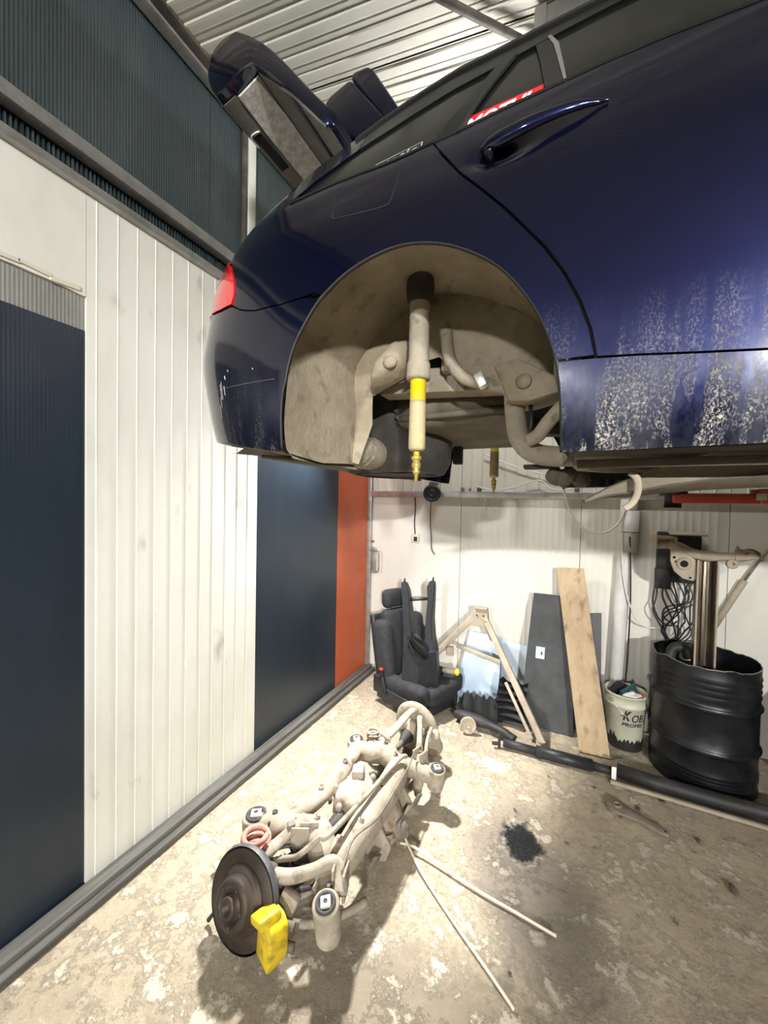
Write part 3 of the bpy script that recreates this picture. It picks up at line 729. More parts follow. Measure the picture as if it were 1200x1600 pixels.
# ---- wheel house
def build_wheelhouse():
    YI = 1.25
    A = [(-.7130, 1.722)] + [V(p) for p in ARCH]
    A = [V(p) for p in A]
    bm = B(); cols = []
    for i, p in enumerate(A):
        e = SP(p.x, p.y); ring = []
        for j in range(13):
            t = j/12
            # bore widens a little behind the lip, narrows at the inner end
            k = 1+(.035+.20*min(1, max(0, (p.y-1.95)/.12))*min(1, max(0, .05-p.x)/.1))*math.sin(min(1, t*4)*math.pi/2)-.05*t
            x = -.372+(p.x+.372)*k; z = 1.87+(p.y-1.87)*(k if p.y > 1.87 else 1.)
            ring.append(bm.verts.new((x, e.y+.012+(YI-e.y-.012)*t, z)))
        cols.append(ring)
    for a, b_ in zip(cols, cols[1:]):
        for j in range(12): bm.faces.new((a[j], a[j+1], b_[j+1], b_[j]))
    jitter(bm, .006, 9, 1.)
    wh = obj('wheel_arch_liner', bm, 'dust', CAR, label='dusty beige wheel arch liner')
    # inner wall with its cut-away lower edge
    poly = [(-.70, 1.742), (-.645, 1.885), (-.646, 1.985), (-.515, 2.030), (-.475, 2.085), (-.40, 2.095), (-.33, 2.03), (-.285, 1.995), (-.16, 1.985), (-.02, 1.935)]
    top = [(-.372+(a+.372)*(.985+.2*min(1, max(0, (b_-1.95)/.12))*min(1, max(0, .05-a)/.1)), 1.87+(b_-1.87)*(.985+.2*min(1, max(0, (b_-1.95)/.12))*min(1, max(0, .05-a)/.1))) for a, b_ in ARCH[::-1] if b_ > 1.94]
    rear = [(-.372+(a+.372)*.985, b_) for a, b_ in ARCH[::-1] if b_ <= 1.94 and a < -.4]
    pl = poly + top + rear
    pl = resample(pl, .02); k = len(pl); pts = [V(p) for p in pl]
    x = -.85
    while x < .10:
        z = 1.7
        while z < 2.4:
            if inside((x, z), pl) and segd((x, z), pl) > .012: pts.append(V((x, z)))
            z += .022
        x += .022
    vo, eo, fo, *_ = delaunay_2d_cdt(pts, [(i, (i+1) % k) for i in range(k)], [], 1, 1e-6)
    bm = B()
    vv = []
    for v_ in vo:
        y = YI+.015*noise.noise(V((v_[0]*6, v_[1]*6, 0)))
        y -= .055*math.exp(-((v_[0]+.43)/.07)**2-((v_[1]-2.22)/.09)**2)        # damper tower
        y -= .030*math.exp(-((v_[0]+.10)/.10)**2-((v_[1]-1.98)/.05)**2)
        vv.append(bm.verts.new((v_[0], y, v_[1])))
    for f in fo:
        try: bm.faces.new([vv[i] for i in f])
        except ValueError: pass
    obj('inner_wall', bm, 'dust', wh)
    # pressed lug beside the damper
    bm = B(); prism(bm, [(-.650, 1.975), (-.615, 2.075), (-.510, 2.170), (-.462, 2.150), (-.470, 2.070), (-.515, 2.025)], (0, YI-.004, 0), (1, 0, 0), (0, 0, 1), (-.010, -.095, 0), .018, .60)
    jitter(bm, .004, 14); obj('pressed_lug', bm, 'dust', wh)
    bm = B(); blob(bm, (-.535, YI-.098, 2.062), (.026, .014, .022), sub=2); obj('lug_dimple', bm, 'dust', wh)
    # rolled arch lip
    bm = B(); tube(bm, [SP(a, b_)+V((0, .006, 0)) for a, b_ in ARCH], .005, 6); obj('arch_lip', bm, 'black_rubber', CAR)
    # liner return under the bumper
    bm = B(); a = [V((-.715, .88, 1.735)), V((-.700, 1.02, 1.722)), V((-.695, 1.24, 1.740))]
    b_ = [V((-.86, 1.00, 1.772)), V((-.88, 1.10, 1.762)), V((-.90, 1.26, 1.765))]
    c_ = [V((-1.12, 1.14, 1.806)), V((-1.14, 1.25, 1.80)), V((-1.16, 1.40, 1.80))]
    f_ = [[bm.verts.new(p) for p in r] for r in (a, b_, c_)]
    for i in range(2):
        for j in range(2): bm.faces.new((f_[i][j], f_[i][j+1], f_[i+1][j+1], f_[i+1][j]))
    obj('bumper_underside', bm, 'under', CAR)
build_wheelhouse()
# bumper bottom lip, inward
bm = B(); r0, r1, r2 = [], [], []
for a, b_ in resample([(p[0], p[1]) for p in BB], .04)[:-12]:
    if a < -1.93: continue
    p = SP(a, b_); n_ = SN(a, b_); r0.append(bm.verts.new(p+V((0, 0, .004)))); r1.append(bm.verts.new(p-n_*.03+V((0, 0, -.012)))); r2.append(bm.verts.new(p-n_*.16+V((0, 0, .0))))
for R0, R1 in ((r0, r1), (r1, r2)):
    for i in range(len(R0)-1):
        if (R0[i].co-R0[i+1].co).length < .2: bm.faces.new((R0[i], R0[i+1], R1[i+1], R1[i]))
obj('bumper_lip', bm, 'under', CAR)

# ---- dampers
def damper(x, y, full=True):
    d = bpy.data.objects.new('shock_absorber', None); d.location = (x, y, 1.67); C.objects.link(d)
    d.parent = CAR; d.matrix_parent_inverse = Matrix.Translation(CAR.location).inverted(); d.empty_display_size = .05
    def part(n_, prof, m):
        o = obj(n_, lathe(B(), prof, (x, y, 0), n=24), m); o.parent = d; o.matrix_parent_inverse = Matrix.Translation((x, y, 1.67)).inverted(); return o
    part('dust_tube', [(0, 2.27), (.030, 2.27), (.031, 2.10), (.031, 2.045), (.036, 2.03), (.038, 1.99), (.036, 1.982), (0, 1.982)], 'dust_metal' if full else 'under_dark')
    part('damper_body', [(0, 1.99), (.0245, 1.99), (.0245, 1.915), (0, 1.915)], 'yellow')
    part('damper_body', [(0, 1.916), (.0250, 1.916), (.0250, 1.905), (.0262, 1.79), (.0262, 1.772), (.021, 1.764), (0, 1.764)], 'yellow_dusty')
    part('lower_stud', [(0, 1.766), (.010, 1.766), (.010, 1.748), (.016, 1.746), (.016, 1.738), (.011, 1.734), (.011, 1.728), (.014, 1.726), (.014, 1.716), (.009, 1.706), (.012, 1.702), (.010, 1.694), (.006, 1.690), (.005, 1.668), (0, 1.666)], 'brass')
    part('top_mount', [(0, 2.30), (.040, 2.295), (.044, 2.262), (.040, 2.225), (.030, 2.215)], 'under_dark')
    return d
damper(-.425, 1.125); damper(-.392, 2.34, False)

# ---- underside
def underside():
    u = lambda n_, b_, m, **k: obj(n_, b_, m, CAR, **k)
    # tank and floor pressings
    bm = B(); blob(bm, (-.42, 1.78, 1.985), (.30, .42, .10), sub=4, boxy=.55, amp=.010, sc=7); u('fuel_tank', bm, 'under')
    bm = B(); tube(bm, smooth_path([(-.62, 1.45, 1.945), (-.40, 1.40, 1.935), (-.20, 1.45, 1.950)]), .012, 8); u('tank_strap', bm, 'under')
    bm = B(); box(bm, (-.36, 2.02, 1.915), (.36, .10, .035), bevel=.008); u('cross_brace', bm, 'under')
    bm = B(); box(bm, (-.42, 1.75, 2.20), (.85, .96, .05)); u('boot_floor', bm, 'under_dark')
    # spare wheel well: rounded tub, slanting sides
    bm = B(); pr = [(0, 1.735), (.20, 1.735), (.235, 1.745), (.262, 1.80), (.275, 1.95), (.29, 2.13)]
    lathe(bm, pr, (-.76, 1.74, 0), n=36); jitter(bm, .006, 7); u('spare_wheel_well', bm, 'under_dark')
    bm = B(); box(bm, (-1.00, 1.75, 1.92), (.06, 1.30, .20), bevel=.02); u('bumper_beam', bm, 'under_dark')
    bm = B(); box(bm, (-.98, 1.75, 1.765), (.30, 1.10, .016), Matrix.Rotation(.10, 3, 'Y'), .006); u('bumper_undertray', bm, 'under')
    bm = B(); lathe(bm, [(0, -.32), (.065, -.32), (.078, -.30), (.078, .30), (.065, .32), (0, .32)], (-.80, 1.44, 1.815), (0.12, 1, 0), n=24); bmesh.ops.scale(bm, vec=(1.25, 1, .9), verts=bm.verts, space=Matrix.Translation((.80, -1.44, -1.815))); u('rear_silencer', bm, 'dust_metal')
    for i in range(5):
        bm = B(); a = -.74+.006*i; tube(bm, [(a, 1.27+.035*i, 1.83), (a-.01, 1.27+.035*i, 1.79), (a-.05, 1.27+.035*i, 1.755)], .016, 8); u('liner_rib', bm, 'dust_metal')
    # frame rail and far flank inner parts
    bm = B(); box(bm, (-.30, 1.35, 2.03), (.70, .09, .09), Matrix.Rotation(.06, 3, 'Y'), .012); u('frame_rail', bm, 'dust_metal')
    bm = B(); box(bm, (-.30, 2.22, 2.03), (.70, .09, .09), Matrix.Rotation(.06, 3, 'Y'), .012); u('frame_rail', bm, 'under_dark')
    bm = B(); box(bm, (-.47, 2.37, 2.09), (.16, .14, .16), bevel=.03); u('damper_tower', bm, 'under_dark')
    bm = B(); box(bm, (-.52, 1.99, 1.86), (.045, .05, .10), bevel=.006); u('hanger_bracket', bm, 'under_dark')
    # hoses and pipes at the front of the arch
    bm = B(); tube(bm, smooth_path([(-.378, 1.25, 2.255), (-.372, 1.245, 2.17), (-.368, 1.25, 2.105), (-.352, 1.25, 2.060), (-.315, 1.25, 2.015), (-.262, 1.25, 1.992), (-.20, 1.26, 1.975), (-.14, 1.27, 1.960)], 6), .0205, 14); ho = u('filler_hose', bm, 'dust_metal')
    bm = B(); box(bm, (-.252, 1.225, 1.990), (.028, .03, .048), Matrix.Rotation(-.45, 3, 'Y'), .004); obj('hose_clip', bm, 'bush_metal', ho)
    bm = B(); box(bm, (-.335, 1.30, 2.10), (.13, .06, .10), bevel=.010); u('mount_block', bm, 'dust_metal')
    bm = B(); prism(bm, [(-.20, 2.000), (-.135, 2.010), (-.06, 1.965), (-.005, 1.930), (-.012, 1.905), (-.10, 1.885), (-.155, 1.890), (-.175, 1.940)], (0, 1.12, 0), (1, 0, 0), (0, 0, 1), (0, .13, 0), .012)
    mb = u('axle_mount', bm, 'dust'); bm = B(); lathe(bm, [(0, 0), (.020, 0), (.022, .006), (.022, .014)], (-.115, 1.112, 1.940), (0, 1, 0), n=20); obj('mount_boss', bm, 'dust', mb)
    bm = B(); tube(bm, smooth_path([(-.148, 1.19, 1.93), (-.142, 1.19, 1.86), (-.130, 1.19, 1.80), (-.095, 1.19, 1.757), (-.04, 1.19, 1.742), (.02, 1.18, 1.740)], 6), .029, 16); u('exhaust_pipe', bm, 'dust_metal')
    bm = B(); tube(bm, smooth_path([(-.098, 1.15, 1.785), (-.075, 1.14, 1.795), (-.048, 1.13, 1.830), (-.010, 1.12, 1.868), (.03, 1.12, 1.885)], 6), .019, 12); u('brake_hose', bm, 'dust_metal')
    bm = B(); tube(bm, [(-.100, 1.17, 1.89), (-.095, 1.165, 1.84), (-.098, 1.16, 1.79)], .006, 8); u('brake_pipe', bm, 'black_cable')
    bm = B(); lathe(bm, [(0, -.05), (.045, -.05), (.075, -.02), (.082, .05), (.082, .5), (0, .5)], (.045, 1.20, 1.775), (1, .05, 0), n=28); u('exhaust_box', bm, 'dust_metal')
    for k in range(4):
        bm = B(); blob(bm, (-.03+.022*k, 1.26, 1.690-.006*(k % 2)), (.028, .03, .026), sub=2, amp=.008, sc=30, seed=k); u('bush_lump', bm, 'under')
    bm = B(); box(bm, (-.07, 1.25, 1.718), (.10, .05, .012), bevel=.003); u('mount_plate', bm, 'under_dark')
    # floor pan and sill flange
    bm = B(); box(bm, (1.05, 1.75, 1.815), (2.0, 1.50, .03)); u('floor_pan', bm, 'under_dark')
    bm = B(); box(bm, (1.06, .955, 1.722), (2.12, .10, .012), bevel=.004); u('sill_underside', bm, 'under_dark')
    bm = B(); box(bm, (1.06, 1.01, 1.700), (2.08, .010, .02), bevel=.003); u('jacking_seam', bm, 'under')
    bm = B(); tube(bm, [(.02, 1.16, 1.722), (.6, 1.18, 1.722), (1.8, 1.2, 1.722)], .010, 8); u('fuel_line', bm, 'under')
    # loose undertray hanging below the sill
    bm = B(); P_ = [(.042, 1.620, .010), (.09, 1.650, .026), (.137, 1.672, .046), (.21, 1.703, .066), (.29, 1.727, .082), (.385, 1.749, .098), (.70, 1.790, .125)]
    A = []
    for x, z, h in P_:
        A.append([bm.verts.new((x, 1.085, z)), bm.verts.new((x, 1.097, z-.004)), bm.verts.new((x, 1.100, z-h*.70)), bm.verts.new((x, 1.086, z-h*.70-.005)), bm.verts.new((x, 1.14, z-h)), bm.verts.new((x, 1.24, z-h+.01))])
    for a, b_ in zip(A, A[1:]):
        for j in range(5): bm.faces.new((a[j], b_[j], b_[j+1], a[j+1]))
    bmesh.ops.solidify(bm, geom=bm.faces[:], thickness=.004); ut = u('loose_undertray', bm, 'panel_tan')
    bm = B(); tube(bm, smooth_path([(.135, 1.075, 1.684), (.149, 1.071, 1.668), (.151, 1.071, 1.638), (.142, 1.075, 1.613), (.127, 1.079, 1.598)]), .008, 8, flat=(.5, 1)); obj('tray_strap', bm, 'panel_tan', ut)
underside()

# ---- open tailgate with spoiler
def tailgate():
    tg = bpy.data.objects.new('tailgate', None); tg.location = (-.75, 1.75, 2.85); C.objects.link(tg); tg.parent = CAR
    tg.matrix_parent_inverse = Matrix.Translation(CAR.location).inverted(); tg.empty_display_size = .1
    prof = [(-1.163, 3.350), (-1.235, 3.352), (-1.291, 3.327), (-1.315, 3.265), (-1.300, 3.200), (-1.260, 3.148), (-1.196, 3.162), (-1.085, 3.200), (-.93, 3.060), (-.738, 2.835), (-.715, 2.870), (-.792, 2.960), (-.96, 3.170), (-1.07, 3.280)]
    cx = sum(p[0] for p in prof)/len(prof); cz = sum(p[1] for p in prof)/len(prof)
    ys = [(1.070, .90), (1.076, .955), (1.088, .985), (1.105, 1.), (1.45, 1.), (1.75, 1.), (2.05, 1.), (2.34, 1.), (2.405, .93), (2.415, .86)]
    def skin(i0, i1, close=False, grow=0.):
        bm = B(); rows = []
        for y, k in ys:
            rows.append([bm.verts.new((cx+(prof[i % len(prof)][0]-cx)*(k+grow), y+.03*0, cz+(prof[i % len(prof)][1]-cz)*(k+grow))) for i in range(i0, i1+1)])
        for a, b_ in zip(rows, rows[1:]):
            for j in range(len(a)-1): bm.faces.new((a[j], a[j+1], b_[j+1], b_[j]))
        if close:
            bm.faces.new(rows[0]); bm.faces.new(rows[-1][::-1])
        bmesh.ops.recalc_face_normals(bm, faces=bm.faces)
        return bm
    def part(n_, bm, m, par=tg, angle=50):
        o = obj(n_, bm, m, angle=angle); o.parent = par
        o.matrix_parent_inverse = Matrix.Translation((-.75, 1.75, 2.85)).inverted() if par is tg else Matrix(); return o
    bm = B(); rows = []
    pr2 = [(p.x, p.y) for p in smooth_path([V((a, b_, 0)) for a, b_ in prof[:6]], 4)] + prof[6:10] + [(p.x, p.y) for p in smooth_path([V((a, b_, 0)) for a, b_ in prof[10:]+prof[:1]], 4)][:-1]
    n_ = len(pr2)
    for y, k in ys: rows.append([bm.verts.new((cx+(p[0]-cx)*k, y, cz+(p[1]-cz)*k)) for p in pr2])
    for a, b_ in zip(rows, rows[1:]):
        for j in range(n_): bm.faces.new((a[j], a[(j+1) % n_], b_[(j+1) % n_], b_[j]))
    bm.faces.new(rows[0]); bm.faces.new(rows[-1][::-1]); bmesh.ops.recalc_face_normals(bm, faces=bm.faces)
    sk = part('tailgate_skin', bm, 'paint_clean', angle=75)
    # lining strips on the underside, standing just proud
    def strip(i, t0, t1, y0, y1, out, th=.006):
        a, b_ = V((prof[i][0], 0, prof[i][1])), V((prof[i+1][0], 0, prof[i+1][1])); d = (b_-a).normalized(); nn = V((-d.z, 0, d.x))
        if nn.z > 0: nn = -nn
        p, q = a.lerp(b_, t0), a.lerp(b_, t1); bm = B(); k = 8
        r = []
        for j in range(k+1):
            y = y0+(y1-y0)*j/k; sh = .012*(1-min(1, j/1.0)) if j == 0 else 0
            r.append([bm.verts.new(V((0, y, 0))+p+d*sh+nn*out), bm.verts.new(V((0, y, 0))+q-d*sh+nn*out), bm.verts.new(V((0, y, 0))+q+nn*(out-th)), bm.verts.new(V((0, y, 0))+p+nn*(out-th))])
        for u_, v_ in zip(r, r[1:]):
            for j in range(4): bm.faces.new((u_[j], u_[(j+1) % 4], v_[(j+1) % 4], v_[j]))
        bm.faces.new(r[0]); bm.faces.new(r[-1][::-1]); bmesh.ops.recalc_face_normals(bm, faces=bm.faces)
        return bm
    part('lining', strip(5, .0, 1., 1.112, 2.32, .008), 'trim_grey')
    part('lining', strip(4, .1, 1., 1.118, 2.30, .006), 'trim_grey')
    part('lit_tone_lining', strip(6, .02, .96, 1.120, 2.30, .012, .010), 'lit_fuzz')  # trim strip painted pale as if lit
    part('lining', strip(7, .02, .9, 1.110, 2.34, .006), 'trim_grey')
    part('pull_handle', strip(5, .22, .78, 1.26, 1.44, .012, .004), 'black_void')
    bm = B(); a = V((-1.250, 1.355, 3.140)); tube(bm, smooth_path([(-1.205, 1.252, 3.147), (-1.228, 1.245, 3.141), (-1.250, 1.252, 3.137), (-1.254, 1.30, 3.136)]), .004, 6); part('handle_rim', bm, 'bush_metal')
    bm = B(); tube(bm, [(-1.065, 1.14, 3.195), (-.90, 1.10, 3.02), (-.755, 1.09, 2.85)], .007, 8); part('gas_strut', bm, 'alu')
    for poly, y0, nm in (([(-.917, 3.178), (-.905, 3.195), (-.89, 3.206), (-.803, 3.230), (-.786, 3.216), (-.648, 3.030), (-.70, 2.96), (-.872, 3.036)], 1.30, 'spoiler'), ([(-.798, 3.235), (-.800, 3.252), (-.786, 3.264), (-.728, 3.258), (-.704, 3.236), (-.597, 3.056), (-.62, 3.00), (-.655, 3.030)], 1.31, 'spoiler')):
        bm = B(); prism(bm, poly, (0, y0, 0), (1, 0, 0), (0, 0, 1), (.0, .88, -.0), .010); part(nm, bm, 'paint_clean')
tailgate()

# ------------------------------------------------------------------ rear axle lying on the floor
AX = thing('rear_axle', (-.85, 1.65, 0), 'dusty removed rear axle subframe with brake discs lying on the floor', 'axle')
def axle():
    u = lambda n_, b_, m='axle', **k: obj(n_, b_, m, AX, **k)
    C1, C2 = V((-1.020, 1.025, .155)), V((-.825, 2.300, .175)); ad = (C2-C1).normalized()
    B1, B2, B3, B4 = V((-1.195, 1.269, .0)), V((-.700, 1.077, .0)), V((-1.072, 1.948, .0)), V((-.576, 1.931, .0))
    # two long side members, rear and front cross tubes
    sm = lambda pts, r, flat=None, n_=16: tube(B(), smooth_path(pts, 6), [x for x in smooth_r(r, 6)], n_, flat=flat)
    def smooth_r(r, k): return [r[i]+(r[i+1]-r[i])*j/k for i in range(len(r)-1) for j in range(k)]+[r[-1]]
    u('side_member', jitter(sm([(-1.20, 1.27, .170), (-1.11, 1.275, .180), (-1.00, 1.29, .205), (-.90, 1.300, .225), (-.845, 1.265, .215), (-.80, 1.225, .190), (-.755, 1.175, .175), (-.715, 1.10, .160)], [.050, .056, .058, .062, .058, .050, .046, .044]), .004, 12))
    u('side_member', jitter(sm([(-1.075, 1.945, .165), (-1.00, 1.90, .190), (-.93, 1.885, .215), (-.86, 1.90, .222), (-.80, 1.88, .20), (-.72, 1.90, .185), (-.60, 1.930, .160)], [.046, .048, .055, .058, .052, .046, .042]), .004, 12))
    u('cross_tube', jitter(sm([(-1.10, 1.27, .190), (-1.045, 1.36, .205), (-1.005, 1.48, .215), (-.998, 1.62, .220), (-1.010, 1.76, .220), (-1.03, 1.86, .205), (-1.06, 1.94, .18)], [.040, .038, .036, .036, .038, .040, .04], (1.15, .85)), .003, 12))
    u('cross_tube', jitter(sm([(-.770, 1.150, .150), (-.757, 1.23, .185), (-.748, 1.36, .205), (-.742, 1.50, .215), (-.742, 1.68, .215), (-.750, 1.79, .210), (-.77, 1.87, .20)], [.046, .052, .060, .063, .063, .060, .048]), .003, 12))
    # reddish rust runs on the near end of the big tube
    u('weld_patch', jitter(sm([(-.800, 1.215, .218), (-.790, 1.26, .236), (-.782, 1.31, .247)], [.020, .026, .022], (.9, .5)), .004, 20), 'rusty')
    # bushings
    for b_, top, r, tilt in ((B1, .215, .058, (.0, 0)), (B2, .235, .047, (.05, -.22)), (B3, .21, .052, (0, 0)), (B4, .205, .046, (.1, -.05))):
        ax = V((tilt[0], tilt[1], 1)).normalized(); c = V((b_.x, b_.y, top))
        h = .10 if b_ is not B2 else .15
        u('bushing_sleeve', lathe(B(), [(0, -h), (r*.92, -h), (r, -.02), (r, -.004), (r*.94, .002), (0, .002)], c, ax, 28))
        ru = u('bushing_rubber', lathe(B(), [(r*.76, 0), (r*.74, .008), (r*.56, .010), (r*.52, .004), (0, .004)], c, ax, 24), 'bush_rubber')
        x, y, d = frame(ax); rot = Matrix((x, y, d)).transposed() @ rz(.6)
        bm = B(); s_ = r*.74; box(bm, c+d*.008, (s_, s_, .012), rot, .003); box(bm, c+d*.013, (s_*.55, s_*.55, .006), rot, .002)
        obj('bushing_core', bm, 'bush_metal', ru)
        obj('bolt_hole', lathe(B(), [(0, .0165), (r*.16, .0165), (r*.16, .012)], c, ax, 14), 'bush_rubber', ru)
    for c, r in (((-1.115, 1.300, .2395), .012), ((-1.10, 1.245, .2375), .006), ((-.742, 1.60, .2785), .006), ((-1.03, 1.40, .238), .010)):
        u('drain_hole', lathe(B(), [(0, 0), (r, 0), (r, -.006)], c, (0, 0, 1), 14), 'bush_rubber')
    # differential: lobed casing with ribs, nose and flange
    bm = B(); blob(bm, (-.885, 1.60, .150), (.095, .125, .110), sub=4, amp=.016, sc=13, boxy=.25); di = u('differential', bm, 'rusty')
    for k in range(7):
        a = k*.9; bm = B(); blob(bm, (-.885+.085*math.cos(a), 1.60+.115*math.sin(a), .20+.02*math.sin(k*2)), (.018, .018, .03), sub=2); obj('cover_bolt_lug', bm, 'axle', di)
    bm = B(); lathe(bm, [(0, .14), (.030, .14), (.032, .11), (.045, .09), (.05, 0), (.07, -.06)], (-.885, 1.60, .15), (-1, .15, .12), 24); obj('pinion_nose', bm, 'rusty', di)
    bm = B(); lathe(bm, [(0, .02), (.05, .02), (.05, .0), (.02, -.002)], (-1.03, 1.625, .168), (-1, .15, .12), 24); obj('drive_flange', bm, 'axle_dark', di)
    bm = B(); box(bm, (-.900, 1.66, .255), (.06, .07, .05), rz(.4), .012); obj('mount_bridge', bm, 'axle', di)
    for y in (1.48, 1.74):
        bm = B(); prism(bm, [(-.82, .21), (-.70, .20), (-.64, .12), (-.66, .05), (-.74, .035), (-.80, .10)], (0, y, 0), (1, 0, 0), (0, 0, 1), (0, .018, 0), .006); jitter(bm, .004, 20); u('diff_bracket', bm)
    bm = B(); blob(bm, (-.715, 1.62, .105), (.065, .115, .085), sub=3, amp=.020, sc=15, seed=3); u('rear_cover', bm, 'rusty')
    bm = B(); lathe(bm, [(0, 0), (.035, 0), (.04, .02), (.02, .05), (0, .05)], (-.655, 1.60, .11), (1, -.1, .1), 20); u('filler_plug', bm, 'axle_dark')
    # brake discs
    def disc(c, d, near):
        n_ = 'brake_disc'
        ro = u(n_, lathe(B(), [(.075, .012), (.144, .012), (.147, .008), (.147, -.008), (.144, -.012), (.06, -.012)], c, d, 56), 'rotor')
        obj('hat', lathe(B(), [(.105, .012), (.103, .020), (.082, .024), (.078, .055), (.066, .064), (.050, .064), (.046, .052), (.034, .050), (.033, .074), (.027, .080), (.018, .080), (.016, .060), (0, .060)], c, d, 44), 'rotor', ro)
        sh = u('splash_shield', lathe(B(), [(.153, .010), (.158, -.004), (.150, -.022), (.12, -.030), (.05, -.032), (0, -.032)], c, d, 56), 'rotor_edge' if near else 'axle')
        for k in range(5):
            x, y, _ = frame(d); a = k*2*math.pi/5
            p = c+d*.064+(x*math.cos(a)+y*math.sin(a))*.056
            obj('stud_hole', lathe(B(), [(0, .001), (.006, .001), (.006, -.004)], p, d, 10), 'bush_rubber', ro)
    disc(C1, (-ad+V((.08, 0, .34))).normalized(), True); disc(C2, (ad+V((.06, 0, .06))).normalized(), False)
    # hub carriers
    for c, s_ in ((C1, 1), (C2, -1)):
        bm = B(); p = c+ad*s_*.085; blob(bm, p, (.060, .055, .085), sub=3, amp=.018, sc=14, seed=s_)
        tube(bm, [p+V((0, 0, .02)), p+V((-.06, .02*s_, .085))], [.03, .024], 10); tube(bm, [p, p+V((.09, .0, .03))], [.03, .02], 10); tube(bm, [p+V((0, 0, -.03)), p+V((.02, .03*s_, -.10))], [.035, .03], 10)
        u('hub_carrier', bm, 'axle' if s_ < 0 else 'axle_dark')
    # yellow caliper gripping the near disc
    rot = Matrix.Rotation(-.25, 3, 'X') @ rz(.18)
    bm = B(); prism(bm, [(-.046, -.075), (.040, -.080), (.050, -.04), (.050, .060), (.020, .080), (-.040, .075), (-.050, .0)], (-.850, 1.030, .122), (.93, -.36, 0), (.06, .02, .99), (-.022, -.066, .004), .010); jitter(bm, .004, 26); ca = u('brake_caliper', bm, 'yellow_caliper', label='yellow painted brake caliper')
    bm = B(); box(bm, (-.878, .985, .195), (.080, .080, .030), rz(-.35) @ Matrix.Rotation(-.35, 3, 'Y'), .010); obj('caliper_bridge', bm, 'yellow_caliper', ca)
    bm = B(); box(bm, (-.868, 1.065, .130), (.070, .040, .150), rot @ Matrix.Rotation(.30, 3, 'Y'), .010); obj('pad_carrier', bm, 'axle', ca)
    for z in (.085, .155):
        bm = B(); lathe(bm, [(0, .055), (.013, .055), (.015, .0), (.015, -.02)], (-.845, 1.015, z), (.9, .25, 0), 14); obj('slide_pin', bm, 'axle_dark', ca)
    # coil springs standing on the lower arms
    def spring(c, r, h, turns, wr, m, tilt):
        bm = B(); x, y, d = frame(tilt); k = int(turns*20)
        tube(bm, [V(c)+d*h*i/k+r*(x*math.cos(i*2*math.pi/20)+y*math.sin(i*2*math.pi/20)) for i in range(k+1)], wr, 8); return u('coil_spring', bm, m)
    spring((-1.082, 1.155, .165), .048, .120, 3.3, .0115, 'spring_red', (.06, -.10, 1))
    bm = B(); lathe(bm, [(0, -.02), (.055, -.02), (.058, 0), (.03, .012), (0, .012)], (-1.084, 1.155, .163), n=20); jitter(bm, .004, 20); u('spring_seat', bm, 'axle_dark')
    spring((-1.040, 2.115, .06), .042, .130, 4.2, .008, 'spring_pale', (0, 0, 1))
    # control arms and links, near side
    A_ = lambda n_, pts, r, m='axle', fl=None: u(n_, tube(B(), smooth_path(pts, 5), smooth_r(r, 5), 12, flat=fl), m)
    A_('control_arm', [(-.925, 1.085, .225), (-.86, 1.105, .235), (-.80, 1.150, .245), (-.755, 1.200, .250), (-.715, 1.195, .235), (-.690, 1.150, .20)], [.026, .024, .022, .024, .026, .028])
    A_('control_arm', [(-1.020, 1.120, .230), (-.995, 1.175, .245), (-.965, 1.235, .270), (-.935, 1.285, .290)], [.026, .020, .018, .022], fl=(1.3, .7))
    A_('anti_roll_bar', [(-1.01, 1.130, .200), (-.950, 1.160, .215), (-.905, 1.180, .225), (-.865, 1.215, .255), (-.835, 1.235, .285), (-.800, 1.250, .300), (-.765, 1.50, .298), (-.735, 1.79, .292), (-.72, 1.85, .275)], [.011]*9)
    A_('lower_arm', [(-1.02, 1.12, .100), (-.96, 1.21, .095), (-.90, 1.32, .100), (-.86, 1.42, .115)], [.034, .040, .034, .026], 'axle_dark', (1.4, .6))
    A_('lower_arm', [(-.960, 1.085, .09), (-.86, 1.18, .075), (-.78, 1.32, .09)], [.020, .016, .020], 'axle_dark')
    A_('toe_link', [(-.90, 1.075, .135), (-.83, 1.18, .125), (-.80, 1.30, .12)], [.012, .010, .012])
    A_('brake_line', [(-1.0, 1.13, .24), (-.95, 1.19, .238), (-.915, 1.21, .205), (-.89, 1.235, .20), (-.86, 1.225, .24)], [.004]*5, 'black_cable')
    bm = B(); box(bm, (-.975, 1.235, .285), (.03, .028, .012), rz(.9), .003); u('line_clip', bm, 'axle_dark')
    bm = B(); blob(bm, (-1.135, 1.095, .225), (.018, .016, .020), sub=2); u('ball_joint', bm, 'axle_dark')
    # driveshafts with pleated boots
    for c, d_, s_ in ((C1+ad*.11, 1, 1), (C2-ad*.11, -1, -1)):
        q = V((-.885, 1.60 - .12*s_, .150))
        u('driveshaft', tube(B(), [c, q], .016, 12), 'axle_dark')
        for base, dr in ((c, (q-c).normalized()), (q, (c-q).normalized())):
            prof = []
            for k in range(6): prof += [(.048-.005*k, .016*k), (.038-.005*k, .016*k+.008)]
            u('shaft_boot', lathe(B(), [(0, 0)]+prof+[(0, .1)], base, dr, 20), 'bush_rubber')
    # far side arms
    A_('control_arm', [(-.905, 1.930, .255), (-.875, 2.00, .275), (-.850, 2.08, .300), (-.835, 2.17, .315), (-.825, 2.24, .305)], [.020, .020, .020, .018, .022], fl=(1.3, .8))
    A_('control_arm', [(-.775, 2.21, .285), (-.745, 2.13, .270), (-.715, 2.04, .245), (-.690, 1.97, .225)], [.020, .016, .016, .024])
    A_('toe_link', [(-.700, 2.21, .24), (-.690, 2.10, .22), (-.655, 1.97, .19)], [.012, .010, .012])
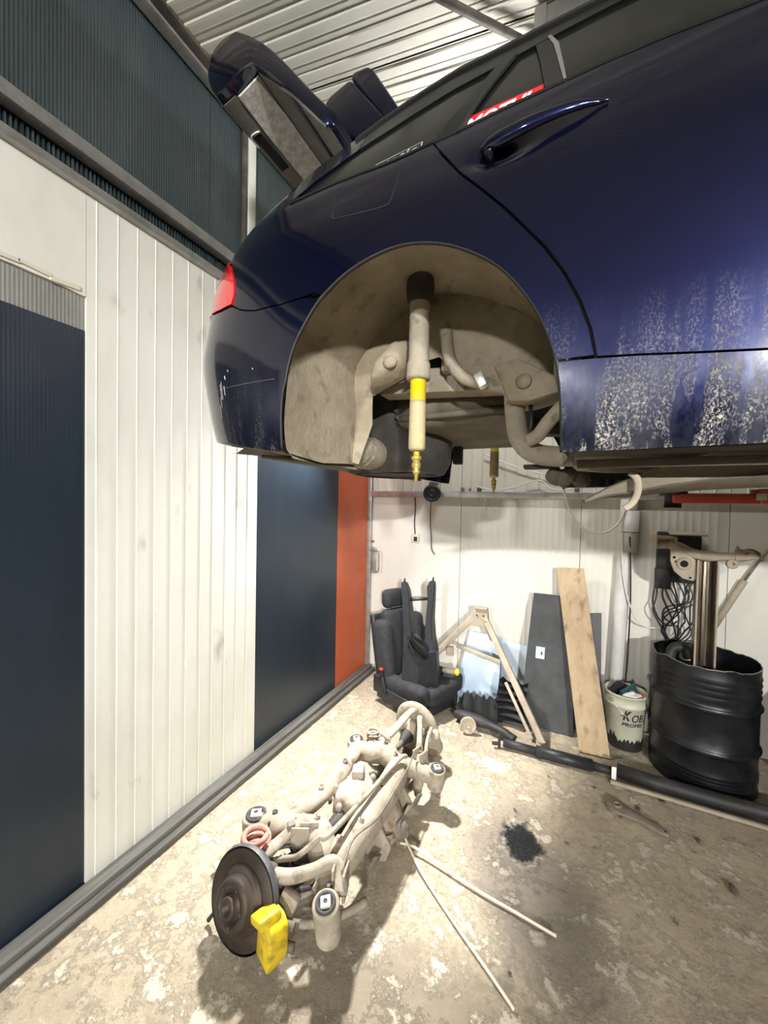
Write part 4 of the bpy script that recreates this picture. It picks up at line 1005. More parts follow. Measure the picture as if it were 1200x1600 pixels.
    A_('lower_arm', [(-.84, 2.20, .085), (-.86, 2.05, .085), (-.86, 1.86, .11)], [.036, .040, .028], 'axle_dark', (1.4, .6))
    A_('hanger_arm', [(-.690, 1.965, .225), (-.675, 1.925, .175), (-.665, 1.89, .12), (-.66, 1.87, .07)], [.030, .034, .028, .014])
    bm = B(); blob(bm, (-.690, 2.225, .145), (.055, .05, .085), sub=3, amp=.018, sc=22, seed=9); u('brake_caliper', bm, 'axle')
    # bolts, lugs, tabs and brackets that crowd the castings
    rr = random.Random(5)
    for (x, y, z) in ((-.985, 1.285, .262), (-.900, 1.310, .287), (-.845, 1.300, .262), (-.800, 1.262, .238), (-.76, 1.205, .226), (-.735, 1.150, .212), (-1.01, 1.50, .250), (-1.0, 1.70, .256), (-.93, 1.90, .262), (-.86, 1.90, .278), (-.79, 1.875, .25), (-.74, 1.40, .268), (-.745, 1.72, .272)):
        bm = B(); lathe(bm, [(0, .012), (.008, .012), (.009, .003), (.014, .002), (.014, -.006)], (x, y, z), (rr.uniform(-.3, .3), rr.uniform(-.3, .3), 1), 10); u('bolt', bm, 'axle_dark' if rr.random() < .5 else 'axle')
    for (c, s_, r_) in (((-.930, 1.235, .245), (.075, .012, .085), .5), ((-.905, 1.265, .255), (.075, .012, .085), .5), ((-.735, 1.19, .215), (.012, .07, .10), .3), ((-.695, 1.20, .205), (.012, .07, .10), .3), ((-.700, 1.96, .215), (.012, .07, .10), -.3), ((-.660, 1.955, .205), (.012, .07, .10), -.3), ((-.885, 1.945, .255), (.08, .012, .07), -.4)):
        bm = B(); box(bm, c, s_, rz(r_), .005); jitter(bm, .003, 25); u('clevis_plate', bm)
    for k in range(5):
        bm = B(); prism(bm, [(-.02, 0), (.03, -.01), (.05, .05), (.0, .07)], (-.70+.01*k, 1.40+.10*k, .07+.012*(k % 2)), (.3, .9, 0), (.3, 0, .95), (.010, 0, 0), .003); u('rear_tab', bm, 'axle' if k % 2 else 'axle_dark')
    A_('brake_line', [(-.70, 1.18, .255), (-.72, 1.30, .275), (-.69, 1.45, .255), (-.685, 1.62, .262), (-.69, 1.80, .255), (-.70, 1.93, .27)], [.004]*6, 'axle_dark')
    A_('brake_line', [(-1.03, 1.20, .20), (-.99, 1.25, .17), (-.95, 1.22, .14), (-.90, 1.24, .15), (-.87, 1.30, .13)], [.005]*5, 'black_cable')
    A_('hose', [(-.84, 1.12, .18), (-.82, 1.18, .15), (-.84, 1.25, .14), (-.80, 1.30, .16)], [.009]*4, 'bush_rubber')
    A_('lower_arm', [(-.93, 1.10, .06), (-.82, 1.13, .05), (-.72, 1.20, .06), (-.66, 1.30, .05)], [.018, .014, .014, .016], 'axle')
    # severed sensor lead and plug
    cb = A_('sensor_lead', [(-1.04, 1.06, .12), (-1.15, 1.09, .06), (-1.22, 1.125, .022), (-1.275, 1.150, .020)], [.006]*4)
    bm = B(); box(bm, (-1.305, 1.163, .022), (.052, .026, .026), rz(-.4), .006); obj('plug', bm, 'ivory', cb)
    A_('sensor_lead', [(-1.09, 1.0, .12), (-1.15, 1.015, .05), (-1.175, 1.005, .014)], [.006, .006, .008], 'black_cable')
    A_('drag_link', [(-.90, 1.38, .045), (-.76, 1.52, .050), (-.64, 1.66, .055)], [.012, .011, .012], 'axle_dark')
axle()

# ------------------------------------------------------------------ seat and console in the corner
def seat():
    f = V((.92, -.39, 0)).normalized(); l = V((-f.y, f.x, 0)); O = V((-1.035, 2.905, 0))
    R = Matrix((f, l, V((0, 0, 1)))).transposed()
    T = thing('car_seat', O, 'black cloth car seat with headrest standing in the corner', 'seat')
    W = lambda x, y, z: O+R @ V((x, y, z))
    def pad(name, c, size, rot, m='black_fabric', bev=.04, amp=.004, seg=4, par=T):
        bm = B(); box(bm, (0, 0, 0), size, None, bev, seg)
        bmesh.ops.subdivide_edges(bm, edges=[e for e in bm.edges if e.calc_length() > .08], cuts=3, use_grid_fill=True)
        for v_ in bm.verts:
            p = v_.co.copy(); v_.co = W(*(V(c)+rot @ p))
        jitter(bm, amp, 12); return obj(name, bm, m, par)
    I = Matrix.Identity(3); ry = lambda a: Matrix.Rotation(a, 3, 'Y'); rx = lambda a: Matrix.Rotation(a, 3, 'X')
    pad('seat_base', (.01, 0, .055), (.46, .42, .09), I, 'black_plastic', .02)
    pad('seat_cushion', (.03, 0, .155), (.52, .34, .13), ry(-.06), bev=.05)
    for s in (-1, 1): pad('cushion_bolster', (.02, s*.195, .175), (.50, .11, .15), ry(-.06) @ rx(-s*.15), bev=.05)
    pad('seat_backrest', (-.235, 0, .43), (.12, .32, .56), ry(-.20), bev=.05)
    for s in (-1, 1): pad('back_bolster', (-.205, s*.190, .40), (.16, .12, .50), ry(-.20) @ rz(-s*.25), bev=.055)
    pad('back_panel', (-.300, 0, .39), (.05, .44, .56), ry(-.20), 'black_plastic', .02)
    pad('headrest', (-.305, -.01, .785), (.10, .23, .155), ry(-.10), 'black_fabric', .045)
    for s in (-.06, .06): 
        bm = B(); tube(bm, [W(-.285, s-.01, .68), W(-.300, s-.01, .74)], .007, 8); obj('headrest_post', bm, 'bush_metal', T)
    bm = B(); tube(bm, [W(-.10, -.265, .10), W(-.14, -.27, .20), W(-.15, -.27, .245)], [.012, .012, .012], 8, flat=(.6, 1.4)); st_ = obj('buckle_stalk', bm, 'black_plastic', T)
    bm = B(); box(bm, W(-.155, -.272, .262), (.045, .022, .055), R, .005); obj('buckle', bm, 'black_plastic', st_)
    bm = B(); box(bm, W(-.148, -.278, .292), (.032, .020, .016), R, .003); obj('release_button', bm, 'red_button', st_)
    pad('side_trim', (-.02, -.245, .09), (.40, .03, .10), I, 'black_plastic', .012, .001)
    pad('recliner_cover', (-.20, -.255, .15), (.11, .03, .14), I, 'black_plastic', .014, .001)
seat()
def console():
    T = thing('centre_console', (-.99, 2.78, .24), 'black plastic centre console standing on end on the car seat', 'console')
    def loft(name, secs, m='black_plastic'):
        """secs: list of (z, [(x,y)...])"""
        bm = B(); rows = [[bm.verts.new((x, y, z)) for x, y in s] for z, s in secs]; k = len(rows[0])
        for a, b_ in zip(rows, rows[1:]):
            for j in range(k): bm.faces.new((a[j], a[(j+1) % k], b_[(j+1) % k], b_[j]))
        bm.faces.new(rows[0][::-1]); bm.faces.new(rows[-1]); bmesh.ops.recalc_face_normals(bm, faces=bm.faces)
        bmesh.ops.bevel(bm, geom=[e for e in bm.edges if e.calc_face_angle(0) > .5], offset=.006, segments=2, affect='EDGES'); return obj(name, bm, m, T, angle=35)
    q = lambda x0, x1, y0, y1, sk=0.: [(x0, y0), (x1, y0+sk), (x1, y1+sk), (x0, y1)]
    loft('console_body', [(.225, [(-1.105, 2.70), (-.955, 2.66), (-.835, 2.78), (-.855, 2.90), (-1.09, 2.88)]), (.36, [(-1.105, 2.71), (-.955, 2.675), (-.845, 2.78), (-.865, 2.90), (-1.09, 2.88)]), (.475, [(-1.105, 2.72), (-.965, 2.69), (-.862, 2.79), (-.875, 2.90), (-1.09, 2.88)])])
    # two long arms, bridge between
    loft('console_arm', [(.45, q(-1.105, -.99, 2.715, 2.87, -.02)), (.58, q(-1.110, -1.035, 2.73, 2.86, -.012)), (.72, q(-1.125, -1.058, 2.745, 2.84, -.010)), (.84, q(-1.135, -1.070, 2.755, 2.82)), (.93, q(-1.150, -1.085, 2.76, 2.81)), (.985, q(-1.150, -1.108, 2.765, 2.80))])
    loft('console_arm', [(.45, q(-.99, -.872, 2.80, 2.91)), (.56, q(-.965, -.905, 2.82, 2.93)), (.70, q(-.965, -.915, 2.83, 2.92)), (.84, q(-.958, -.905, 2.84, 2.90)), (.95, q(-.965, -.898, 2.84, 2.88)), (1.00, q(-.945, -.900, 2.845, 2.875))])
    for x, y, z in ((-1.128, 2.78, .98), (-.922, 2.86, .995)):
        bm = B(); tube(bm, [(x, y, z-.01), (x+.003, y, z+.035)], [.010, .007], 8); obj('clip_pin', bm, 'black_plastic', T)
    bm = B(); tube(bm, [(-1.085, 2.785, .850), (-.93, 2.865, .862)], .013, 10); obj('bridge_bar', bm, 'black_plastic', T)
    bm = B(); prism(bm, [(-1.06, .50), (-1.005, .50), (-.975, .455), (-.93, .43), (-.90, .445), (-.935, .52), (-.985, .56), (-1.03, .60)], (0, 2.695, 0), (1, 0, 0), (0, 0, 1), (0, .10, 0), .006); obj('cup_tray', bm, 'black_gloss', T)
    bm = B(); tube(bm, smooth_path([(-1.055, 2.690, .600), (-1.035, 2.682, .540), (-1.00, 2.675, .490), (-.955, 2.672, .455), (-.915, 2.69, .445)]), .007, 8); obj('tray_rim', bm, 'black_gloss', T)
console()

# ------------------------------------------------------------------ things leaning along the back wall
def slab(name, corners, th, mat, label, cat, nrm=(0, -1, 0), smooth=False):
    """a flat board from its four corners (BL, BR, TR, TL), thickness th behind"""
    bm = B(); n_ = (V(corners[1])-V(corners[0])).cross(V(corners[3])-V(corners[0])).normalized()
    if n_.dot(V(nrm)) < 0: n_ = -n_
    a = [bm.verts.new(V(c)) for c in corners]; b_ = [bm.verts.new(V(c)-n_*th) for c in corners]; k = len(a)
    bm.faces.new(a); bm.faces.new(b_[::-1])
    for i in range(k): bm.faces.new((a[i], b_[i], b_[(i+1) % k], a[(i+1) % k]))
    bmesh.ops.recalc_face_normals(bm, faces=bm.faces)
    bmesh.ops.bevel(bm, geom=bm.edges[:], offset=min(.002, th*.3), segments=1, affect='EDGES')
    return obj(name, bm, mat, None, smooth, label, cat)
slab('metal_sheet', [(-.790, 3.02, .004), (-.440, 3.05, .004), (-.437, 3.205, .535), (-.700, 3.195, .545)], .003, 'sheet_blue', 'pale blue metal sheet leaning behind the triangular frame', 'sheet')
slab('plastic_sheet', [(-.58, 3.10, .004), (-.205, 3.12, .004), (-.225, 3.245, .480), (-.50, 3.235, .505)], .003, 'sheet_white', 'translucent whitish sheet behind the pale blue metal sheet', 'sheet')
slab('wooden_board', [(.122, 2.790, .003), (.300, 2.800, .003), (.128, 3.185, 1.150), (-.051, 3.175, 1.140)], .030, 'wood', 'stained wooden plank leaning on the back wall', 'plank')
slab('boot_liner_board', [(.05, 3.05, .003), (.262, 3.06, .003), (.258, 3.235, .82), (.184, 3.232, .81)], .012, 'black_plastic', 'narrow black board half hidden behind the wooden plank', 'board')
def boot_floor_board():
    pts = [(-.235, 2.965, .012), (-.205, 2.955, .006), (.085, 2.93, .004), (.075, 3.03, .40), (-.010, 3.135, .925), (-.210, 3.135, .918), (-.222, 3.115, .78), (-.245, 3.02, .42)]
    T = thing('boot_floor', (-.08, 2.95, 0), 'dark grey felt boot floor panel with a pale slot', 'panel')
    bm = B(); o = V((-.235, 2.955, .0)); up = V((0, .19, .92)).normalized(); n_ = V((0, -up.z, up.y))
    poly = [(-.02, .0), (.325, -.004), (.318, .40), (.235, .950), (.030, .950), (.018, .80), (-.010, .40)]
    prism(bm, poly, o+V((0, 0, .005)), (1, 0, 0), up, -n_*.016, .003); obj('felt_panel', bm, 'felt', T, False)
    c = o+V((.060, 0, .005))+up*.475
    bm = B(); prism(bm, [(0, 0), (.062, 0), (.064, .085), (.002, .085)], c, (1, 0, 0), up, n_*.004, .0015); sl = obj('slot_plate', bm, 'sheet_white', T, False)
    bm = B(); prism(bm, [(.036, .03), (.046, .03), (.046, .052), (.036, .052)], c+n_*.0045, (1, 0, 0), up, n_*.002); obj('slot_latch', bm, 'ink', sl, False)
boot_floor_board()
def tri_frame():
    T = thing('triangular_frame', (-.5, 2.9, 0), 'sandy triangular steel frame leaning on the back wall', 'frame')
    ap = V((-.590, 3.055, .745)); L_ = V((-1.02, 3.00, .27)); R_ = V((-.095, 2.735, .012))
    u = lambda n_, b_, m='tan_metal': obj(n_, b_, m, T)
    def bar(p, q, w, t, n_='frame_leg'):
        p, q = V(p), V(q); d = (q-p); x = V((0, -1, 0)); x = (x-d.normalized()*x.dot(d.normalized())).normalized(); y = d.normalized().cross(x)
        bm = B(); box(bm, (p+q)/2, (t, w, d.length), Matrix((x, y, d.normalized())).transposed(), min(w, t)*.25, 2); return u(n_, bm)
    bar(ap+V((-.02, 0, 0)), L_, .050, .030); bar(ap+V((.025, 0, -.005)), R_+V((0, 0, .01)), .046, .030)
    bar((-.760, 3.010, .475), (-.405, 2.935, .430), .034, .024, 'cross_bar')
    bm = B(); prism(bm, [(-.070, -.10), (.075, -.10), (.060, .035), (-.045, .040)], ap+V((0, -.02, 0)), (1, 0, 0), (0, .1, 1), (0, .045, 0), .006); cp = u('apex_bracket', bm)
    bm = B(); box(bm, ap+V((.008, -.002, .042)), (.10, .06, .010), None, .003); obj('cap_plate', bm, 'tan_metal', cp)
    for dx in (-.02, .03):
        bm = B(); lathe(bm, [(0, 0), (.006, 0), (.006, .006)], ap+V((dx, -.024, -.01)), (0, -1, 0), 10); obj('bolt', bm, 'axle_dark', cp)
    bm = B(); prism(bm, [(.0, .0), (.05, -.02), (.11, -.20), (.06, -.17)], ap+V((.02, -.045, -.03)), (1, 0, 0), (0, -.25, 1), (0, .02, 0), .004); u('gusset', bm)
    bar((-.36, 2.875, .32), (-.165, 2.760, .02), .022, .012, 'lower_strip')
    bm = B(); box(bm, (-.805, 2.985, .43), (.06, .05, .07), rz(.3), .01); u('lug', bm)
tri_frame()
def yellow_jack():
    T = thing('metal_fitting', (-.80, 2.96, 0), 'grimy metal fitting with a yellow end between seat and metal sheet', 'fitting')
    bm = B(); tube(bm, [(-.855, 2.955, .28), (-.760, 2.965, .275)], .022, 10); obj('fitting_body', bm, 'tan_metal', T)
    bm = B(); blob(bm, (-.740, 2.962, .280), (.022, .02, .030), sub=2); obj('yellow_end', bm, 'yellow', T)
    bm = B(); box(bm, (-.80, 2.975, .13), (.11, .05, .26), rz(.2), .012); jitter(bm, .008, 20); obj('dark_block', bm, 'rough_plastic', T)
yellow_jack()
def plastics():
    # arch liner with pleats, leaning by the frame
    bm = B(); n_ = 12; rows = []
    for i in range(n_+1):
        t = i/n_; z = .02+.30*t; r = []
        for j in range(9):
            s = j/8; x = -.44+.20*s+.03*t; y = 2.86+.10*s*(1-s)+.06*t+(.012 if i % 2 else -.012)
            if i == n_: z2 = z+.02*math.sin(j*1.7)
            else: z2 = z
            r.append(bm.verts.new((x, y, z2)))
        rows.append(r)
    for a, b_ in zip(rows, rows[1:]):
        for j in range(8): bm.faces.new((a[j], a[j+1], b_[j+1], b_[j]))
    bmesh.ops.solidify(bm, geom=bm.faces[:], thickness=.004)
    obj('pleated_liner', bm, 'rough_plastic', None, True, 'black pleated plastic liner under the triangular frame', 'liner')
    # torn undershield, jagged top
    bm = B(); top = []; bot = []
    for i in range(15):
        t = i/14; x = -.70+.28*t; y = 2.93-.05*t
        top.append(bm.verts.new((x, y+.03, .09+.05*abs(math.sin(i*1.9))+.05*t))); bot.append(bm.verts.new((x+.02, y-.06, .012)))
    for i in range(14): bm.faces.new((bot[i], bot[i+1], top[i+1], top[i]))
    bmesh.ops.solidify(bm, geom=bm.faces[:], thickness=.006)
    obj('torn_shield', bm, 'rough_plastic', None, True, 'torn black undershield below the pale blue metal sheet', 'shield')
    # long channel-shaped duct on the floor
    bm = B(); p = smooth_path([(-.700, 2.790, .050), (-.60, 2.765, .052), (-.45, 2.735, .055), (-.33, 2.70, .050), (-.27, 2.675, .035)], 6)
    tube(bm, p, [.030+.018*math.sin(math.pi*min(1, i/12)) for i in range(len(p))], 14, flat=(1, .9)); jitter(bm, .006, 14)
    obj('air_duct', bm, 'rough_plastic', None, True, 'dented black plastic duct lying before the torn shield', 'duct')
    T = thing('pulley', (-.56, 2.66, 0), 'small grey pulley wheel on a bracket beside the black duct', 'pulley')
    bm = B(); lathe(bm, [(0, .012), (.012, .012), (.014, .006), (.045, .006), (.052, .012), (.056, .006), (.056, -.006), (.052, -.012), (0, -.012)], (-.575, 2.655, .060), (.25, -1, .15), 28); obj('wheel', bm, 'tan_metal', T)
    bm = B(); prism(bm, [(-.64, .002), (-.50, .002), (-.51, .020), (-.56, .05), (-.60, .05)], (0, 2.675, 0), (1, 0, 0), (0, 0, 1), (0, .012, 0), .003); obj('bracket', bm, 'tan_metal', T)
    bm = B(); tube(bm, [(-.70, 2.86, .02), (-.74, 2.90, .03), (-.77, 2.95, .05)], .010, 8); obj('plastic_clip_strip', bm, 'rough_plastic', None, True, 'short black strip poking out beside the seat cushion', 'strip')
plastics()
def floor_tubes():
    T = thing('black_tube', (-.02, 2.60, 0), 'black steel tube with a thicker sleeve lying before the boot panel', 'tube')
    bm = B(); tube(bm, [(-.330, 2.612, .034), (-.12, 2.612, .034)], .026, 16); obj('tube_shaft', bm, 'rough_plastic', T)
    bm = B(); tube(bm, [(-.13, 2.612, .036), (.19, 2.622, .036)], .035, 18); obj('tube_sleeve', bm, 'black_plastic', T)
    bm = B(); tube(bm, [(.18, 2.622, .034), (.30, 2.625, .034)], .024, 14); obj('tube_end', bm, 'rough_plastic', T)
    bm = B(); box(bm, (-.355, 2.600, .045), (.014, .030, .09), None, .003); box(bm, (-.375, 2.590, .028), (.05, .02, .018), rz(.3), .004); obj('end_lug', bm, 'rough_plastic', T)
    T = thing('long_tube', (.75, 2.63, 0), 'thick greasy black tube lying along the foot of the drum', 'tube')
    bm = B(); p = [(.315, 2.635, .040), (.50, 2.618, .040), (.8, 2.606, .042), (1.15, 2.62, .042), (1.6, 2.65, .042)]; tube(bm, p, .038, 16); jitter(bm, .004, 10); obj('tube_shaft', bm, 'rough_plastic', T)
    bm = B(); box(bm, (.296, 2.588, .045), (.024, .003, .075), rz(.1), .001); obj('paper_tag', bm, 'white_ink', T)
    bm = B(); box(bm, (.70, 2.548, .010), (.85, .022, .018), rz(-.02), .004); jitter(bm, .002, 8)
    obj('flat_bar', bm, 'tan_metal', None, True, 'thin flat steel bar on the floor before the thick tube', 'bar')
floor_tubes()

# ------------------------------------------------------------------ bucket
def bucket():
    c = V((.398, 3.028, 0)); r0, r1, h = .100, .122, .372
    rad = lambda z: r0+(r1-r0)*z/h
    T = thing('bucket', c, 'cream plastic paint bucket with black tar and lettering', 'bucket')
    obj('bucket_wall', lathe(B(), [(0, .002), (r0-.004, .002), (r0, .008), (rad(.29), .29), (rad(.29)+.006, .293), (rad(.30)+.006, .302), (rad(.305), .306), (r1, h-.012), (r1+.006, h-.010), (r1+.006, h), (r1-.004, h), (r0-.004, .02), (0, .02)], c, n=48), 'bucket', T)
    on = lambda ang, z, o: V((c.x+(rad(z)+o)*math.cos(ang), c.y+(rad(z)+o)*math.sin(ang), z))
    # tar splash climbing the wall
    bm = B(); k = 150; lo, hi = [], []
    for i in range(k):
        a = 2*math.pi*i/k; z = .070+.045*noise.noise(V((math.cos(a)*2.4, math.sin(a)*2.4, 1)))+.050*max(0, noise.noise(V((math.cos(a)*6, math.sin(a)*6, 4))))+.022*noise.noise(V((math.cos(a)*15, math.sin(a)*15, 8)))
        lo.append(bm.verts.new(on(a, .006, .0012))); hi.append(bm.verts.new(on(a, z, .0012)))
    for i in range(k): bm.faces.new((lo[i], lo[(i+1) % k], hi[(i+1) % k], hi[i]))
    obj('tar_splash', bm, 'tar', T)
    # lettering round the wall, facing the room
    def wrap(a0, a1, z0, hgt): return lambda u_, v_: on(a0+(a1-a0)*u_, z0+hgt*v_, .0016)
    A0 = math.radians(257.5)
    lay_text('lettering', 'K', wrap(A0, A0+.42, .215, .066), 'ink', T, bold=.04, shear=.3)
    lay_text('lettering', 'OB', wrap(A0+.44, A0+1.10, .210, .050), 'ink', T, bold=.015, shear=.2)
    lay_text('lettering', 'PROFES', wrap(A0-.04, A0+1.06, .176, .024), 'ink', T, bold=.03, shear=.15)
    bm = B(); q = [wrap(A0-.22, A0+.50, .212, .075)(u_, v_) + V((0, -.0006, 0)) for u_, v_ in ((0, .25), (.45, .42), (.95, .98), (.5, .62))]
    bm.faces.new([bm.verts.new(p) for p in q]); obj('logo_swoosh', bm, 'red_ink', T, False)
    # wire handle lug and rim dirt, contents
    bm = B(); blob(bm, on(math.radians(225), .325, .004), (.014, .014, .014), sub=2); lg = obj('handle_lug', bm, 'dust_metal', T)
    bm = B(); tube(bm, smooth_path([on(math.radians(225), .325, .012), on(math.radians(240), .295, .010), on(math.radians(255), .265, .010), on(math.radians(268), .245, .008)]), .0025, 6); obj('wire_handle', bm, 'bush_metal', T)
    items = [('rubbish_scrap', 'black_plastic', (-.05, .02, .36), (.07, .012, .12), (.3, .5, .4), 'black plastic offcut sticking out of the bucket'), ('rubbish_scrap', 'teal', (.02, .0, .36), (.11, .014, .09), (.2, -.5, .5), 'dark teal plastic piece in the bucket'),
             ('crumpled_wrapper', 'white_ink', (.035, -.045, .345), (.06, .05, .035), (0, 0, 0), 'white crumpled wrapper in the bucket'), ('rubbish_scrap', 'red_button', (.085, -.02, .365), (.020, .018, .020), (.4, .2, .5), 'small red cap in the bucket')]
    for nm, m, p, s_, r_, lb in items:
        bm = B()
        if 'wrapper' in nm: blob(bm, c+V(p), s_, sub=3, amp=.016, sc=30)
        else: box(bm, c+V(p), s_, Euler(r_).to_matrix(), .004)
        obj(nm, bm, m, None, True, lb, 'rubbish')
bucket()

# ------------------------------------------------------------------ drum, channel, crossmember
def drum():
    c = V((.782, 2.930, 0)); r = .255
    T = thing('oil_drum', c, 'black open steel oil drum standing by the back wall', 'drum')
    pr = [(0, .004), (r-.006, .004), (r+.004, .002), (r+.004, .020), (r, .028)]
    for z in (.075, .095, .115): pr += [(r, z-.008), (r+.004, z), (r, z+.008)]
    for z in (.245, .485): pr += [(r, z-.020), (r+.004, z-.014), (r+.014, z), (r+.004, z+.014), (r, z+.020)]
    for z in (.545, .580, .615, .650): pr += [(r, z-.013), (r+.005, z), (r, z+.013)]
    pr.sort(key=lambda p: 0) ; pr += [(r, .715)]
    jit = lambda t, h: (.016*noise.noise(V((math.cos(t*6.28)*2, math.sin(t*6.28)*2, 0)))+.008*noise.noise(V((math.cos(t*6.28)*7, math.sin(t*6.28)*7, 2))))*max(0, (h-.66)/.055)
    bm = B(); lathe(bm, pr, c, n=72, jit=jit); obj('drum_wall', bm, 'drum', T)
    bm = B(); lathe(bm, [(r-.004, .715), (r-.004, .40), (0, .40)], c, n=72, jit=jit); obj('drum_inside', bm, 'drum', T)
    bm = B(); k = 72; tube(bm, [c+V((0, 0, .716+jit(i/k, .715)))+(r-.002)*(frame((0, 0, 1))[0]*math.cos(2*math.pi*i/k)+frame((0, 0, 1))[1]*math.sin(2*math.pi*i/k)) for i in range(k+1)], .0032, 6, cap=False); obj('cut_rim', bm, 'rim', T)
    # scrap in the drum
    for i in range(5):
        a = i*1.2566+.9; p = c+V((.145*math.cos(a), .145*math.sin(a), .47+.02*(i % 3)))
        bm = B(); blob(bm, p, (.065, .06, .055), sub=3, amp=.022, sc=16, seed=i*2.)
        obj('scrap_lump', bm, 'rough_plastic' if i % 3 else 'axle_dark', None, True, 'dark greasy scrap lump inside the oil drum', 'scrap', 'scrap in the drum')
    bm = B(); tube(bm, smooth_path([(.64, 2.90, .56), (.61, 2.91, .66), (.63, 2.92, .735), (.69, 2.93, .74), (.71, 2.92, .68)]), .030, 12); jitter(bm, .006, 20)
    obj('rubber_hose', bm, 'rough_plastic', None, True, 'bent black rubber hose poking out of the drum', 'hose')
    # upright C channel
    T2 = thing('steel_channel', (.752, 2.83, .5), 'upright worn steel channel standing in the drum', 'channel')
    z0, z1 = .42, 1.305
    bm = B(); prism(bm, [(.700, 2.800), (.712, 2.800), (.716, 2.858), (.784, 2.858), (.788, 2.800), (.800, 2.800), (.797, 2.872), (.703, 2.872)], (0, 0, z0), (1, 0, 0), (0, 1, 0), (0, 0, z1-z0), .002); obj('channel_section', bm, 'polished', T2, False)
    for x in (.7035, .7965):
        bm = B(); box(bm, (x, 2.798, (z0+z1)/2), (.010, .008, z1-z0), None, .002); obj('flange_edge', bm, 'tan_metal', T2)
    bm = B(); box(bm, (.750, 2.852, (z0+z1)/2), (.020, .012, z1-z0-.02), None, .004); obj('web_rib', bm, 'polished', T2)
    # crossmember lying across the top
    T3 = thing('suspension_crossmember', (.73, 2.85, 1.30), 'sandy curved suspension crossmember balanced on the steel channel', 'crossmember')
    u = lambda n_, b_, m='tan_metal': obj(n_, b_, m, T3)
    u('beam', jitter(tube(B(), smooth_path([(.500, 2.83, 1.378), (.560, 2.83, 1.382), (.610, 2.83, 1.375), (.665, 2.84, 1.345), (.715, 2.84, 1.330), (.78, 2.845, 1.326), (.845, 2.85, 1.328), (.885, 2.85, 1.335)], 6), [.024]*8+[.029]*24+[.024]*6+[.020]*5, 14), .003, 20))
    bm = B(); box(bm, (.545, 2.86, 1.425), (.105, .12, .014), rz(.1), .003); box(bm, (.497, 2.86, 1.40), (.010, .12, .05), rz(.1), .003); box(bm, (.592, 2.86, 1.40), (.010, .12, .05), rz(.1), .003); box(bm, (.545, 2.915, 1.40), (.105, .010, .05), rz(.1), .003); u('mount_box', bm)
    bm = B(); prism(bm, [(.575, 1.365), (.640, 1.345), (.70, 1.30), (.715, 1.20), (.690, 1.175), (.640, 1.185), (.595, 1.225), (.575, 1.285)], (0, 2.815, 0), (1, 0, 0), (0, 0, 1), (0, .022, 0), .006); pl = u('bearing_plate', bm)
    bm = B(); lathe(bm, [(.038, 0), (.034, .012), (.022, .014), (.020, .002), (0, .002)], (.640, 2.813, 1.275), (0, -1, 0), 24); obj('boss', bm, 'tan_metal', pl)
    bm = B(); lathe(bm, [(0, .0035), (.020, .0035), (.020, .0)], (.640, 2.813, 1.275), (0, -1, 0), 20); obj('boss_bore', bm, 'black_void', pl)
    for x, z, r_ in ((.592, 1.31, .008), (.600, 1.285, .006), (.672, 1.195, .006)):
        bm = B(); lathe(bm, [(0, .001), (r_, .001), (r_, -.002)], (x, 2.813, z), (0, -1, 0), 12); obj('hole', bm, 'black_void', pl)
    bm = B(); tube(bm, smooth_path([(.885, 2.85, 1.335), (.920, 2.85, 1.352), (.955, 2.86, 1.365), (.985, 2.87, 1.345), (1.01, 2.88, 1.315)]), [.022]*6+[.030]*6+[.028]*6+[.018]*7, 10, flat=(1, .6)); u('end_horn', bm, 'axle_dark')
    bm = B(); prism(bm, [(.875, 1.36), (.885, 1.40), (.90, 1.378), (.955, 1.372), (.985, 1.33), (.93, 1.32), (.88, 1.315)], (0, 2.825, 0), (1, 0, 0), (0, 0, 1), (0, .016, 0), .004); u('end_bracket', bm)
    bm = B(); lathe(bm, [(.010, -.012), (.026, -.012), (.026, .012), (.010, .012), (.010, -.012)], (.865, 2.83, 1.290), (0, -1, 0), 20); u('eye', bm)
    bm = B(); tube(bm, [(.875, 2.84, 1.285), (.94, 2.85, 1.305), (.985, 2.86, 1.325)], .007, 8); u('eye_strut', bm)
drum()

